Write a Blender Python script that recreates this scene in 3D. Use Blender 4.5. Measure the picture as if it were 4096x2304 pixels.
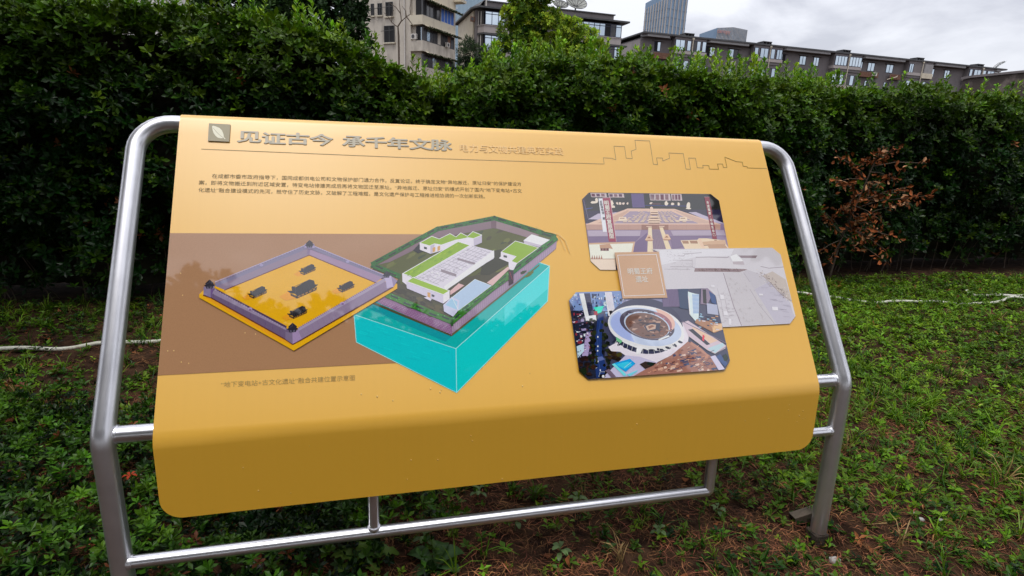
import bpy, bmesh, math, random
import numpy as np
from mathutils import Vector, Matrix

# ------------------------------------------------------------------ camera, sky, sun, exposure
scene = bpy.context.scene
for o in list(bpy.data.objects): bpy.data.objects.remove(o)
C = scene.collection
cam_data = bpy.data.cameras.new('camera'); cam = bpy.data.objects.new('camera', cam_data); C.objects.link(cam)
cam_data.sensor_width = 36.0; cam_data.lens = 36.0 * 2202.936 / 4096.0
cam_data.clip_start = 0.05; cam_data.clip_end = 3000
R_ = Vector((0.99921233, 0.01041269, 0.03829224)); U_ = Vector((-0.03968274, 0.26219182, 0.96419953)); F_ = Vector((0, 0.9649596, -0.2623985))
m = Matrix.Identity(4)
for i in range(3):
    m[i][0] = R_[i]; m[i][1] = U_[i]; m[i][2] = -F_[i]
m[0][3], m[1][3], m[2][3] = 0, 0, 1.5
cam.matrix_world = m
scene.camera = cam

SUN_EL, SUN_AZ = math.radians(72), math.radians(205)      # soft sun high behind the cloud
world = bpy.data.worlds.new('World'); scene.world = world; world.use_nodes = True
nt = world.node_tree; nt.nodes.clear()
def N(t, kind, **kw):
    n = t.nodes.new(kind)
    for k, v in kw.items(): setattr(n, k, v)
    return n
sky = N(nt, 'ShaderNodeTexSky', sky_type='NISHITA', sun_disc=False); sky.sun_elevation = SUN_EL; sky.sun_rotation = SUN_AZ
bg1 = N(nt, 'ShaderNodeBackground'); bg1.inputs[1].default_value = 0.05 * .35
nt.links.new(sky.outputs[0], bg1.inputs[0])
tc = N(nt, 'ShaderNodeTexCoord'); sep = N(nt, 'ShaderNodeSeparateXYZ'); nt.links.new(tc.outputs['Generated'], sep.inputs[0])
mp = N(nt, 'ShaderNodeMapping'); mp.inputs['Scale'].default_value = (1.0, 1.0, 2.6); nt.links.new(tc.outputs['Generated'], mp.inputs[0])
nz = N(nt, 'ShaderNodeTexNoise'); nz.inputs['Scale'].default_value = 4.2; nz.inputs['Detail'].default_value = 7; nz.inputs['Roughness'].default_value = .52; nz.inputs['Distortion'].default_value = .3
nt.links.new(mp.outputs[0], nz.inputs[0])
rp = N(nt, 'ShaderNodeValToRGB'); rp.color_ramp.elements[0].position = .40; rp.color_ramp.elements[1].position = .58
rp.color_ramp.elements[0].color = (.62, .625, .69, 1); rp.color_ramp.elements[1].color = (.93, .935, .99, 1)
nt.links.new(nz.outputs[0], rp.inputs[0])
# overcast brightening towards the zenith: (1 + 2 sin el) / 3, normalised at the horizon
ma = N(nt, 'ShaderNodeMath', operation='MULTIPLY_ADD'); nt.links.new(sep.outputs[2], ma.inputs[0]); ma.inputs[1].default_value = .72; ma.inputs[2].default_value = .78
mx = N(nt, 'ShaderNodeMath', operation='MAXIMUM'); nt.links.new(ma.outputs[0], mx.inputs[0]); mx.inputs[1].default_value = .45
bg2 = N(nt, 'ShaderNodeBackground'); nt.links.new(rp.outputs[0], bg2.inputs[0]); nt.links.new(mx.outputs[0], bg2.inputs[1])
add = N(nt, 'ShaderNodeAddShader'); nt.links.new(bg1.outputs[0], add.inputs[0]); nt.links.new(bg2.outputs[0], add.inputs[1])
wo = N(nt, 'ShaderNodeOutputWorld'); nt.links.new(add.outputs[0], wo.inputs[0])

sd = bpy.data.lights.new('sun', 'SUN'); sd.energy = 1.5; sd.angle = math.radians(14); sd.color = (1, .965, .91)
sun = bpy.data.objects.new('sun', sd); C.objects.link(sun)
sun.rotation_euler = Vector((-math.sin(SUN_AZ) * math.cos(SUN_EL), -math.cos(SUN_AZ) * math.cos(SUN_EL), -math.sin(SUN_EL))).to_track_quat('-Z', 'Y').to_euler()
vs = scene.view_settings; vs.view_transform = 'Standard'; vs.look = 'None'; vs.exposure = 0.1; vs.gamma = 1.0; vs.use_curve_mapping = False
scene.render.engine = 'CYCLES'; scene.cycles.use_denoising = True; scene.cycles.max_bounces = 6; scene.cycles.transparent_max_bounces = 4
try: scene.cycles.denoiser = 'OPENIMAGEDENOISE'
except Exception: pass

# ------------------------------------------------------------------ helpers
rng = np.random.default_rng(12); random.seed(12)
def tag(o, label=None, cat=None, group=None, kind=None):
    for k, v in (('label', label), ('category', cat), ('group', group), ('kind', kind)):
        if v: o[k] = v
    return o
def empty(name, loc=(0, 0, 0), rz=0, **kw):
    o = bpy.data.objects.new(name, None); o.empty_display_size = .2; C.objects.link(o); o.location = loc; o.rotation_euler = (0, 0, rz)
    return tag(o, **kw)
def obj(name, me, mat=None, parent=None, loc=None, **kw):
    o = bpy.data.objects.new(name, me); C.objects.link(o)
    if mat is not None:
        for mm in (mat if isinstance(mat, (list, tuple)) else [mat]): me.materials.append(mm)
    if parent: o.parent = parent
    if loc is not None: o.location = loc
    return tag(o, **kw)
def np_mesh(name, V, F, col=None, smooth=False):
    """V (n,3); F (m,k) all faces of k corners; col (n,3) linear vertex colour"""
    V = np.asarray(V, np.float32); F = np.asarray(F, np.int32); k = F.shape[1]
    me = bpy.data.meshes.new(name); me.vertices.add(len(V)); me.vertices.foreach_set('co', V.ravel())
    me.loops.add(F.size); me.loops.foreach_set('vertex_index', F.ravel())
    me.polygons.add(len(F)); me.polygons.foreach_set('loop_start', np.arange(0, F.size, k, dtype=np.int32))
    try: me.polygons.foreach_set('loop_total', np.full(len(F), k, np.int32))
    except Exception: pass
    me.polygons.foreach_set('use_smooth', np.full(len(F), smooth, bool))
    if col is not None:
        a = me.attributes.new('Col', 'FLOAT_COLOR', 'POINT'); a.data.foreach_set('color', np.c_[col, np.ones(len(col))].astype(np.float32).ravel())
    me.update(calc_edges=True); return me
class MB:
    """collects boxes, prisms and tubes; mesh() makes ONE mesh"""
    def __init__(s): s.V = []; s.F = []; s.S = []
    def add(s, V, F, smooth=False):
        b = len(s.V); s.V += [tuple(v) for v in V]; s.F += [[i + b for i in f] for f in F]; s.S += [smooth] * len(F); return s
    def box(s, x0, x1, y0, y1, z0, z1):
        return s.add([(x0,y0,z0),(x1,y0,z0),(x1,y1,z0),(x0,y1,z0),(x0,y0,z1),(x1,y0,z1),(x1,y1,z1),(x0,y1,z1)],
                     [(0,3,2,1),(4,5,6,7),(0,1,5,4),(1,2,6,5),(2,3,7,6),(3,0,4,7)])
    def prism(s, pts, z0, z1, ztop=None):
        n = len(pts); zt = ztop or [z1] * n
        V = [(x, y, z0) for x, y in pts] + [(x, y, z) for (x, y), z in zip(pts, zt)]
        return s.add(V, [list(range(n))[::-1], list(range(n, 2 * n))] + [(i, (i + 1) % n, (i + 1) % n + n, i + n) for i in range(n)])
    def tube(s, pts, r, n=12, caps=True, smooth=True):
        P = [Vector(p) for p in pts]; rr = r if isinstance(r, (list, tuple)) else [r] * len(P)
        t0 = (P[1] - P[0]).normalized(); a = Vector((0, 0, 1)) if abs(t0.z) < .9 else Vector((1, 0, 0)); u = t0.cross(a).normalized(); V = []; F = []
        for i, p in enumerate(P):
            t = ((P[min(i + 1, len(P) - 1)] - p).normalized() + (p - P[max(i - 1, 0)]).normalized()) if 0 < i < len(P) - 1 else (P[min(i + 1, len(P) - 1)] - P[max(i - 1, 0)])
            t.normalize(); u = (u - t * u.dot(t)).normalized(); w = t.cross(u)
            k = 1.0
            if 0 < i < len(P) - 1:
                c = (P[i + 1] - p).normalized().dot((p - P[i - 1]).normalized()); k = 1 / max(.5, math.sqrt((1 + c) / 2))
            for j in range(n):
                an = 2 * math.pi * j / n; V.append(p + (u * math.cos(an) + w * math.sin(an)) * rr[i] * (k if k < 1.15 else 1.15))
        for i in range(len(P) - 1):
            for j in range(n): F.append((i * n + j, i * n + (j + 1) % n, (i + 1) * n + (j + 1) % n, (i + 1) * n + j))
        s.add(V, F, smooth)
        if caps: s.add(V[:n], [list(range(n))[::-1]]); s.add(V[-n:], [list(range(n))])
        return s
    def mesh(s, name='mesh', M=None, bevel=0):
        me = bpy.data.meshes.new(name); me.from_pydata([M @ Vector(v) if M else v for v in s.V], [], s.F); me.polygons.foreach_set('use_smooth', s.S); me.update()
        if bevel:
            bm = bmesh.new(); bm.from_mesh(me); bmesh.ops.bevel(bm, geom=bm.edges[:], offset=bevel, segments=1, affect='EDGES'); bm.to_mesh(me); bm.free()
        return me
def vnoise(x, y, seed=0):
    """smooth value noise 0..1 on arrays"""
    xi, yi = np.floor(x).astype(np.int64), np.floor(y).astype(np.int64); fx, fy = x - xi, y - yi; fx = fx * fx * (3 - 2 * fx); fy = fy * fy * (3 - 2 * fy)
    def h(a, b):
        n = (a * 374761393 + b * 668265263 + seed * 974711) & 0x7fffffff; n = ((n ^ (n >> 13)) * 1274126177) & 0x7fffffff
        return ((n ^ (n >> 16)) & 0xffff) / 65535.0
    return (h(xi, yi) * (1 - fx) + h(xi + 1, yi) * fx) * (1 - fy) + (h(xi, yi + 1) * (1 - fx) + h(xi + 1, yi + 1) * fx) * fy
def fnoise(x, y, seed=0): return .6 * vnoise(x, y, seed) + .27 * vnoise(x * 2.3, y * 2.3, seed + 7) + .13 * vnoise(x * 5.1, y * 5.1, seed + 13)
def lin(h):
    c = np.array([int(h[i:i + 2], 16) for i in (0, 2, 4)]) / 255.; return np.where(c <= .04045, c / 12.92, ((c + .055) / 1.055) ** 2.4)

# ------------------------------------------------------------------ materials
def pmat(name, col, rough=.6, metal=0.0, spec=.5, noise=None, bump=None, attr=None, trans=0, coat=0, scale_vec=None, glass=0, ior=1.5, coat_ior=1.5):
    """Principled with optional noise colour variation: noise = (scale, colour2, lo, hi); bump = (scale, strength)"""
    m = bpy.data.materials.new(name); m.use_nodes = True; t = m.node_tree; t.nodes.clear()
    out = N(t, 'ShaderNodeOutputMaterial'); p = N(t, 'ShaderNodeBsdfPrincipled')
    p.inputs['Base Color'].default_value = (*col, 1); p.inputs['Roughness'].default_value = rough; p.inputs['Metallic'].default_value = metal
    p.inputs['Specular IOR Level'].default_value = spec; p.inputs['Coat Weight'].default_value = coat; p.inputs['Coat Roughness'].default_value = .03; p.inputs['Coat IOR'].default_value = coat_ior
    p.inputs['Transmission Weight'].default_value = glass; p.inputs['IOR'].default_value = ior
    src = None
    if noise or bump:
        tc = N(t, 'ShaderNodeTexCoord'); mp = N(t, 'ShaderNodeMapping'); t.links.new(tc.outputs['Object'], mp.inputs[0])
        if scale_vec: mp.inputs['Scale'].default_value = scale_vec
    if attr:
        a = N(t, 'ShaderNodeAttribute', attribute_name=attr); src = a.outputs['Color']
    if noise:
        n = N(t, 'ShaderNodeTexNoise'); n.inputs['Scale'].default_value = noise[0]; n.inputs['Detail'].default_value = 8; n.inputs['Roughness'].default_value = .6; t.links.new(mp.outputs[0], n.inputs[0])
        r = N(t, 'ShaderNodeValToRGB'); r.color_ramp.elements[0].position = noise[2]; r.color_ramp.elements[1].position = noise[3]; t.links.new(n.outputs[0], r.inputs[0])
        if src is None:
            r.color_ramp.elements[0].color = (*col, 1); r.color_ramp.elements[1].color = (*noise[1], 1); src = r.outputs[0]
        else:
            r.color_ramp.elements[0].color = (1, 1, 1, 1); r.color_ramp.elements[1].color = (*noise[1], 1)
            mu = N(t, 'ShaderNodeMix', data_type='RGBA', blend_type='MULTIPLY'); mu.inputs[0].default_value = 1; t.links.new(src, mu.inputs[6]); t.links.new(r.outputs[0], mu.inputs[7]); src = mu.outputs[2]
    if src is not None: t.links.new(src, p.inputs['Base Color'])
    if bump:
        n2 = N(t, 'ShaderNodeTexNoise'); n2.inputs['Scale'].default_value = bump[0]; n2.inputs['Detail'].default_value = 6; t.links.new(mp.outputs[0], n2.inputs[0])
        b = N(t, 'ShaderNodeBump'); b.inputs['Strength'].default_value = bump[1]; b.inputs['Distance'].default_value = .01; t.links.new(n2.outputs[0], b.inputs['Height']); t.links.new(b.outputs[0], p.inputs['Normal'])
    sh = p.outputs[0]
    if trans:
        tr = N(t, 'ShaderNodeBsdfTranslucent'); 
        if src is not None: t.links.new(src, tr.inputs[0])
        else: tr.inputs[0].default_value = (*col, 1)
        mix = N(t, 'ShaderNodeMixShader'); mix.inputs[0].default_value = trans; t.links.new(p.outputs[0], mix.inputs[1]); t.links.new(tr.outputs[0], mix.inputs[2]); sh = mix.outputs[0]
    t.links.new(sh, out.inputs[0]); return m
M = {}
M['leaf'] = pmat('leaf', (.05, .1, .02), rough=.38, spec=.22, attr='Col', trans=.22)
M['tree_leaf'] = pmat('tree_leaf', (.05, .1, .02), rough=.55, spec=.22, attr='Col', trans=.25)
M['herb'] = pmat('herb', (.05, .1, .02), rough=.42, spec=.22, attr='Col', trans=.25)
M['litter'] = pmat('litter', (.2, .1, .05), rough=.8, spec=.2, attr='Col')
M['bark'] = pmat('bark', (.06, .04, .028), rough=.9, noise=(18, (.12, .09, .065), .35, .7), bump=(40, .6))
M['core_dark'] = pmat('core_dark', (.012, .012, .008), rough=.95, spec=.1, noise=(9, (.03, .026, .015), .4, .7))  # near-black fill for the light-blocking cores added in hedge and crowns
M['soil'] = pmat('soil', (.018, .0085, .005), rough=.95, spec=.12, noise=(9, (.075, .040, .022), .38, .70), bump=(70, 1.0))
M['tube'] = pmat('satin_steel_tube', (.83, .83, .86), rough=.35, metal=.94, noise=(7, (.70, .70, .73), .4, .7), scale_vec=(1, 1, 1))
M['rail'] = pmat('bright_steel_tube', (.88, .88, .92), rough=.30, metal=.96, noise=(9, (.76, .76, .8), .4, .7))
M['dull_steel'] = pmat('dull_steel', (.085, .068, .045), rough=.7, metal=.2, noise=(14, (.09, .065, .045), .4, .7))
M['print'] = pmat('laminated_print', (.5, .5, .5), rough=.6, spec=.08, attr='Col', noise=(260, (.90, .90, .90), .35, .75), coat=1.0, coat_ior=1.8)
M['ink'] = pmat('ink', (.20, .145, .055), rough=.45, spec=.4)
M['caption_ink'] = pmat('caption_ink', (.42, .29, .09), rough=.45, spec=.4)
M['white_ink'] = pmat('white_ink', (.78, .74, .66), rough=.42, coat=1.0)
M['dark_ink'] = pmat('dark_ink', (.10, .09, .12), rough=.42, coat=1.0)
M['letter_grey'] = pmat('raised_letter_grey', (.50, .45, .335), rough=.45, spec=.7)
M['print_matte'] = pmat('matte_print', (.5, .5, .5), rough=.5, attr='Col')
M['letter_gold'] = pmat('raised_letter_gold', (.92, .56, .14), rough=.45, spec=.8, coat=.8, coat_ior=1.8)
M['water'] = pmat('water_drop', (.80, .55, .20), rough=.06, spec=.6)
def paint():
    m = bpy.data.materials.new('yellow_board_paint'); m.use_nodes = True; t = m.node_tree; p = t.nodes['Principled BSDF']
    tc = N(t, 'ShaderNodeTexCoord'); mp = N(t, 'ShaderNodeMapping'); mp.inputs['Scale'].default_value = (60, 3, 1.2); t.links.new(tc.outputs['Object'], mp.inputs[0])
    n = N(t, 'ShaderNodeTexNoise'); n.inputs['Scale'].default_value = 1; n.inputs['Detail'].default_value = 5; t.links.new(mp.outputs[0], n.inputs[0])
    n2 = N(t, 'ShaderNodeTexNoise'); n2.inputs['Scale'].default_value = 2.2; n2.inputs['Detail'].default_value = 4; t.links.new(tc.outputs['Object'], n2.inputs[0])
    ad = N(t, 'ShaderNodeMath', operation='ADD'); t.links.new(n.outputs[0], ad.inputs[0]); t.links.new(n2.outputs[0], ad.inputs[1])
    r = N(t, 'ShaderNodeValToRGB'); r.color_ramp.elements[0].position = .72; r.color_ramp.elements[1].position = 1.25 if False else 1.0
    mu = N(t, 'ShaderNodeMath', operation='MULTIPLY'); mu.inputs[1].default_value = .5; t.links.new(ad.outputs[0], mu.inputs[0]); t.links.new(mu.outputs[0], r.inputs[0])
    r.color_ramp.elements[0].position = .35; r.color_ramp.elements[1].position = .65
    r.color_ramp.elements[0].color = (.865, .46, .014, 1); r.color_ramp.elements[1].color = (.885, .472, .016, 1); t.links.new(r.outputs[0], p.inputs['Base Color'])
    p.inputs['Roughness'].default_value = .5; p.inputs['Specular IOR Level'].default_value = .35; p.inputs['Coat Weight'].default_value = 1.0; p.inputs['Coat IOR'].default_value = 2.05; p.inputs['Coat Roughness'].default_value = .46
    b = N(t, 'ShaderNodeBump'); b.inputs['Strength'].default_value = .012; b.inputs['Distance'].default_value = .01; t.links.new(n.outputs[0], b.inputs['Height']); t.links.new(b.outputs[0], p.inputs['Normal'])
    return m
M['paint'] = paint()
M['cream_wall'] = pmat('stained_cream_render', (.52, .47, .40), rough=.9, noise=(.9, (.29, .255, .215), .46, .74), scale_vec=(1.6, 1.6, .5))
M['cream_slab'] = pmat('cream_balcony_paint', (.60, .54, .42), rough=.85, noise=(1.3, (.45, .39, .31), .5, .8))
M['grey_wall'] = pmat('grey_render', (.185, .165, .165), rough=.9, noise=(.8, (.15, .134, .134), .4, .7))
M['grey_slab'] = pmat('warm_grey_render', (.40, .36, .345), rough=.9, noise=(1.1, (.33, .295, .285), .4, .75))
M['roof_dark'] = pmat('dark_roof_metal', (.055, .055, .06), rough=.6, noise=(2, (.09, .09, .09), .4, .7))
M['soffit'] = pmat('soffit_grey', (.30, .29, .29), rough=.9, noise=(2, (.25, .24, .24), .4, .7))
M['frame_navy'] = pmat('navy_window_frame', (.015, .017, .05), rough=.45)
M['dark_open'] = pmat('dark_room', (.012, .012, .014), rough=.9)
M['glass'] = pmat('sky_mirror_glass', (.62, .70, .76), rough=.06, metal=.9, noise=(.5, (.54, .64, .72), .4, .7))
M['glass_dark'] = pmat('dark_window_glass', (.035, .036, .04), rough=.12, spec=.55, noise=(1.2, (.07, .062, .06), .4, .7))
M['blue_curtain'] = pmat('blue_curtain', (.03, .10, .42), rough=.6, noise=(6, (.05, .16, .5), .4, .6), scale_vec=(4, 4, .3))
M['tower_glass'] = pmat('tower_glass', (.15, .24, .36), rough=.25, spec=.6, noise=(.25, (.20, .30, .43), .35, .7))
M['tower_fin'] = pmat('tower_stone_fin', (.46, .43, .40), rough=.7, noise=(.4, (.40, .375, .36), .4, .7))
M['curtain_glass'] = pmat('curtain_wall_glass', (.27, .39, .48), rough=.22, spec=.6, noise=(.12, (.34, .46, .55), .35, .7))
M['fin_light'] = pmat('light_fin', (.42, .54, .62), rough=.5)
M['white_tile'] = pmat('white_tile_wall', (.68, .66, .62), rough=.5, noise=(2, (.56, .54, .5), .4, .7))
M['old_wall'] = pmat('weathered_wall', (.06, .047, .04), rough=.95, noise=(1.1, (.23, .19, .17), .48, .72), bump=(6, .8))
M['ac_white'] = pmat('off_white_plastic', (.6, .57, .52), rough=.5, noise=(5, (.48, .44, .4), .4, .7))
M['rust'] = pmat('rusty_cage', (.16, .075, .05), rough=.9, noise=(6, (.26, .14, .09), .4, .7))
M['dish'] = pmat('dish_mesh', (.33, .34, .31), rough=.7, noise=(3, (.26, .27, .25), .4, .7))
M['red_sign'] = pmat('red_sign', (.55, .27, .25), rough=.5)
M['white_sign'] = pmat('white_sign', (.75, .76, .78), rough=.5)
M['hose'] = pmat('white_plastic_hose', (.66, .66, .56), rough=.5, noise=(12, (.5, .49, .38), .45, .75))
M['stone'] = pmat('pale_stone', (.42, .41, .38), rough=.85, noise=(30, (.28, .26, .23), .4, .7), bump=(50, .5))
M['concrete'] = pmat('concrete_foot', (.035, .026, .02), rough=.95, noise=(24, (.07, .05, .036), .4, .7), bump=(60, .6))
# ------------------------------------------------------------------ ground
def ground_z(x, y):
    near = np.exp(-((x) ** 2 + (y - 3.5) ** 2) / 60.0)
    return (fnoise(x * 1.1 + 31, y * 1.1 + 17, 3) - .5) * .05 * near + (vnoise(x * 6 + 50, y * 6 + 50, 5) - .5) * .018 * near - .085 * np.exp(-((x - 1.28) ** 2 + (y - 1.88) ** 2) / .014)
def build_ground():
    xs = np.r_[-900, -300, -120, -50, -20, np.arange(-9, 11.01, .08), 20, 60, 150, 400, 900]; ys = np.r_[-400, -120, -40, -14, -5, np.arange(0, 9.01, .08), 14, 30, 70, 150, 400, 1100]
    X, Y = np.meshgrid(xs, ys); Z = ground_z(X, Y); nx, ny = len(xs), len(ys); V = np.c_[X.ravel(), Y.ravel(), Z.ravel()]
    i = np.arange(nx * ny).reshape(ny, nx); F = np.c_[i[:-1, :-1].ravel(), i[:-1, 1:].ravel(), i[1:, 1:].ravel(), i[1:, :-1].ravel()]
    obj('ground', np_mesh('ground', V, F, smooth=True), M['soil'], kind='structure', label='brown bare soil under the weeds and grass')
build_ground()

# ------------------------------------------------------------------ buildings
class Frame:
    """local frame of a facade: u to the right along it, v into the building, z up"""
    def __init__(s, P, ang): s.M = Matrix.Translation((P[0], P[1], 0)) @ Matrix.Rotation(math.radians(ang), 4, 'Z'); s.P, s.ang = P, math.radians(ang)
    def root(s, name, **kw): return empty(name, (s.P[0], s.P[1], 0), s.ang, **kw)
def part(name, mb, mat, parent, **kw): return obj(name, mb.mesh(name), mat, parent, **kw)
def child_frame(parent, ang): return parent
def window(root, u0, u1, z0, z1, panes=2, v=0.0, mat='glass', fr='frame_navy', t=.05, transom=None, depth=.12, turn=None):
    """window frame (a part) with its panes (sub-parts); v is the wall plane, frame sits 2 cm proud"""
    f = MB(); w = (u1 - u0 - t) / panes
    for k in range(panes + 1): f.box(u0 + k * w, u0 + k * w + t, v - .07, v + depth, z0 + t, z1 - t)
    f.box(u0, u1, v - .07, v + depth, z0, z0 + t); f.box(u0, u1, v - .07, v + depth, z1 - t, z1)
    rows = [(z0 + t, z1 - t)]
    if transom:
        for k in range(panes): f.box(u0 + k * w + t, u0 + (k + 1) * w, v - .065, v + depth - .01, transom - t / 2, transom + t / 2)
        rows = [(z0 + t, transom - t / 2), (transom + t / 2, z1 - t)]
    fo = part('window', f, M[fr], root)
    if turn is not None: fo.matrix_local = turn
    for k in range(panes):
        for a, b in rows:
            g = MB().box(u0 + k * w + t, u0 + (k + 1) * w, v - .04, v - .02, a, b); mm = mat[k % len(mat)] if isinstance(mat, (list, tuple)) else mat
            part('pane', g, M[mm], fo)
    return fo
def ac_unit(root, u, z, v, mat='ac_white', w=.62, h=.5):
    a = part('air_conditioner', MB().box(u, u + w, v - .28, v - .02, z, z + h), M[mat], root)
    r = MB(); n = 14; cu, cz = u + w * .42, z + h * .5
    V = [(cu + math.cos(2 * math.pi * i / n) * h * .36, v - .285, cz + math.sin(2 * math.pi * i / n) * h * .36) for i in range(n)]; V2 = [(x, v - .30, zz) for x, _, zz in V]
    r.add(V + V2, [(i, (i + 1) % n, n + (i + 1) % n, n + i) for i in range(n)] + [list(range(n, 2 * n))[::-1]]); part('fan_grille', r, M['roof_dark'], a)
    return a

# long grey block on the right, six storeys, only the top ones show over the hedge
def long_block():
    fr = Frame((16.08, 80), 17); r = fr.root('apartment_block', label='long grey apartment block with flat dark eaves receding to the right above the hedge', cat='building')
    L = 67.0; bays = [(4.5, 7.17, 9.4), (17.2, 19.9, 22.15), (31.6, 34.2, 36.75), (46.2, 48.9, 51.2), (59.1, 62.0, 64.8)]
    part('wall', MB().box(0, L, 0, 11, -.3, 15.2), M['grey_wall'], r)
    part('gable_wall', MB().box(-.12, -.003, .3, 10.8, -.3, 15.0), M['grey_slab'], r)
    part('eave', MB().prism([(-.35, -1.0), (L + .5, -1.0), (L + .5, 11.6), (-.35, 11.6)], 15.55, 15.74), M['roof_dark'], r)
    last = -.2
    for a, mid, b in bays + [(L + .2, 0, 0)]: part('soffit', MB().prism([(last + .5, -.9), (a - .9, -.9), (a - .2, -.05), (last - .1, -.05)], 15.22, 15.54), M['soffit'], r); last = b + .1
    part('soffit', MB().box(-.3, L + .4, -.95, 0, 15.50, 15.545), M['grey_wall'], r)
    for i, (a, mid, b) in enumerate(bays):
        part('bay', MB().box(a, b, -.85, -.002, 13.83, 15.48), M['grey_wall'], r)
        for z in (13.42, 10.75):
            for q0, q1 in ((a - .08, mid - .09), (mid + .09, b + .08)): part('balcony_wall', MB().box(q0, q1, -1.0, -.003, z, z + .4), M['grey_slab'], r)
        part('bay', MB().box(a, b, -.8, -.002, 11.16, 13.0), M['grey_wall'], r)
        part('balcony_wall', MB().box(a, b, -.9, -.003, 13.05, 13.40), M['grey_wall'], r)
        p = MB().tube([(mid, -1.06, 7), (mid, -1.06, 15.3)], .055, 8).box(mid - .1, mid + .1, -1.16, -.98, 15.3, 15.5); part('downpipe', p, M['cream_slab'], r)
        two = [('glass', 'glass'), ('glass', 'glass_dark')]
        if i == 2:
            window(r, a + .1, mid - .25, 13.86, 15.18, 4, v=-.9); window(r, mid + .2, b - .05, 13.86, 15.2, 4, v=-.9)
        elif i == 0:
            window(r, a + .05, a + 1.5, 13.86, 15.17, 2, v=-.9); window(r, a + 1.85, mid - .2, 13.86, 15.15, 1, v=-.9); window(r, mid + .15, mid + 1.3, 13.86, 15.18, 2, v=-.9, mat=('glass_dark', 'glass')); window(r, mid + 1.55, b - .05, 13.86, 15.2, 1, v=-.9)
        elif i == 3:
            window(r, a + .1, a + .95, 13.8, 15.1, 2, v=-.9); part('balcony_wall', MB().box(mid + .5, b - .1, -1.02, -.86, 13.85, 15.18), M['soffit'], r); part('balcony_wall', MB().box(mid + .1, b, -1.12, -1.0, 13.1, 13.85), M['cream_slab'], r, label='pale plastered balcony wall')
        else:
            window(r, a + .1, a + .75, 13.86, 15.17, 1, v=-.9); window(r, a + 1.1, mid - .25, 13.86, 15.17, 2, v=-.9); window(r, mid + .2, mid + .9, 13.86, 15.17, 1, v=-.9); window(r, mid + 1.2, b - .1, 13.86, 15.17, 2, v=-.9, mat=('glass', 'glass'))
        window(r, a + .1, mid - .3, 11.2, 12.62, 3, v=-.85, mat=('glass', 'glass_dark', 'glass')); window(r, mid + .2, b - .2, 11.2, 12.62, 3, v=-.85, mat=('glass_dark', 'glass'))
        v = MB().box(mid - 1.3, mid + .2, -.9, .4, 16.0, 16.1)
        for q in (mid - 1.25, mid - .75, mid - .2, mid + .1): v.box(q, q + .12, -.8, .3, 15.74, 16.0)
        part('roof_vent', v, M['roof_dark'], r)
    for u0, u1, n, mm in ((1.9, 2.85, 2, ('dark_open', 'glass')), (9.9, 11.4, 2, ('dark_open', 'glass')), (13.8, 15.3, 2, ('glass', 'glass_dark')), (22.4, 23.5, 2, ('glass', 'dark_open')), (26.05, 27.2, 2, 'glass'), (28.6, 29.6, 2, 'glass'), (37.1, 37.95, 2, 'glass'), (39.0, 40.35, 2, 'glass'), (42.7, 44.1, 2, 'glass'), (51.35, 52.75, 2, 'glass'), (55.0, 56.1, 2, ('glass', 'glass')), (65.5, 66.2, 1, 'white_tile')):
        window(r, u0, u1, 13.6, 14.8, n, v=0, mat=mm); part('window_hood', MB().box(u0 - .3, u1 + .3, -.3, -.003, 14.86, 14.92), M['grey_wall'], r)
    for u0, u1 in ((10.0, 11.3), (13.9, 15.2), (38.95, 39.85), (42.8, 43.8), (26.1, 27.1)): window(r, u0, u1, 11.0, 12.2, 2, v=0, mat=('glass', 'glass_dark'))
    for u0, u1 in ((1.6, 4.2), (36.9, 41.0), (43.2, 45.6)):
        cg = MB(); n = int((u1 - u0) / .16)
        for k in range(n): cg.box(u0 + k * .16, u0 + k * .16 + .12, -.55, -.5, 12.72, 13.32)
        cg.box(u0, u1, -.56, -.49, 13.32, 13.38); cg.box(u0, u1, -.55, -.004, 12.66, 12.72); part('rusty_balcony_cage', cg, M['rust'], r)
    ac_unit(r, 1.7, 12.74, -.02, w=.7); ac_unit(r, 14.2, 12.7, 0, w=.7); ac_unit(r, 39.5, 12.85, -.58, w=.75)
    d = MB()
    for z in (15.2,): d.tube([(45.1, -.2, 13.4), (44.2, -.9, 13.0), (42.5, -.7, 12.5)], .05, 6)
    part('loose_pole', d, M['cream_slab'], r)
long_block()

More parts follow.
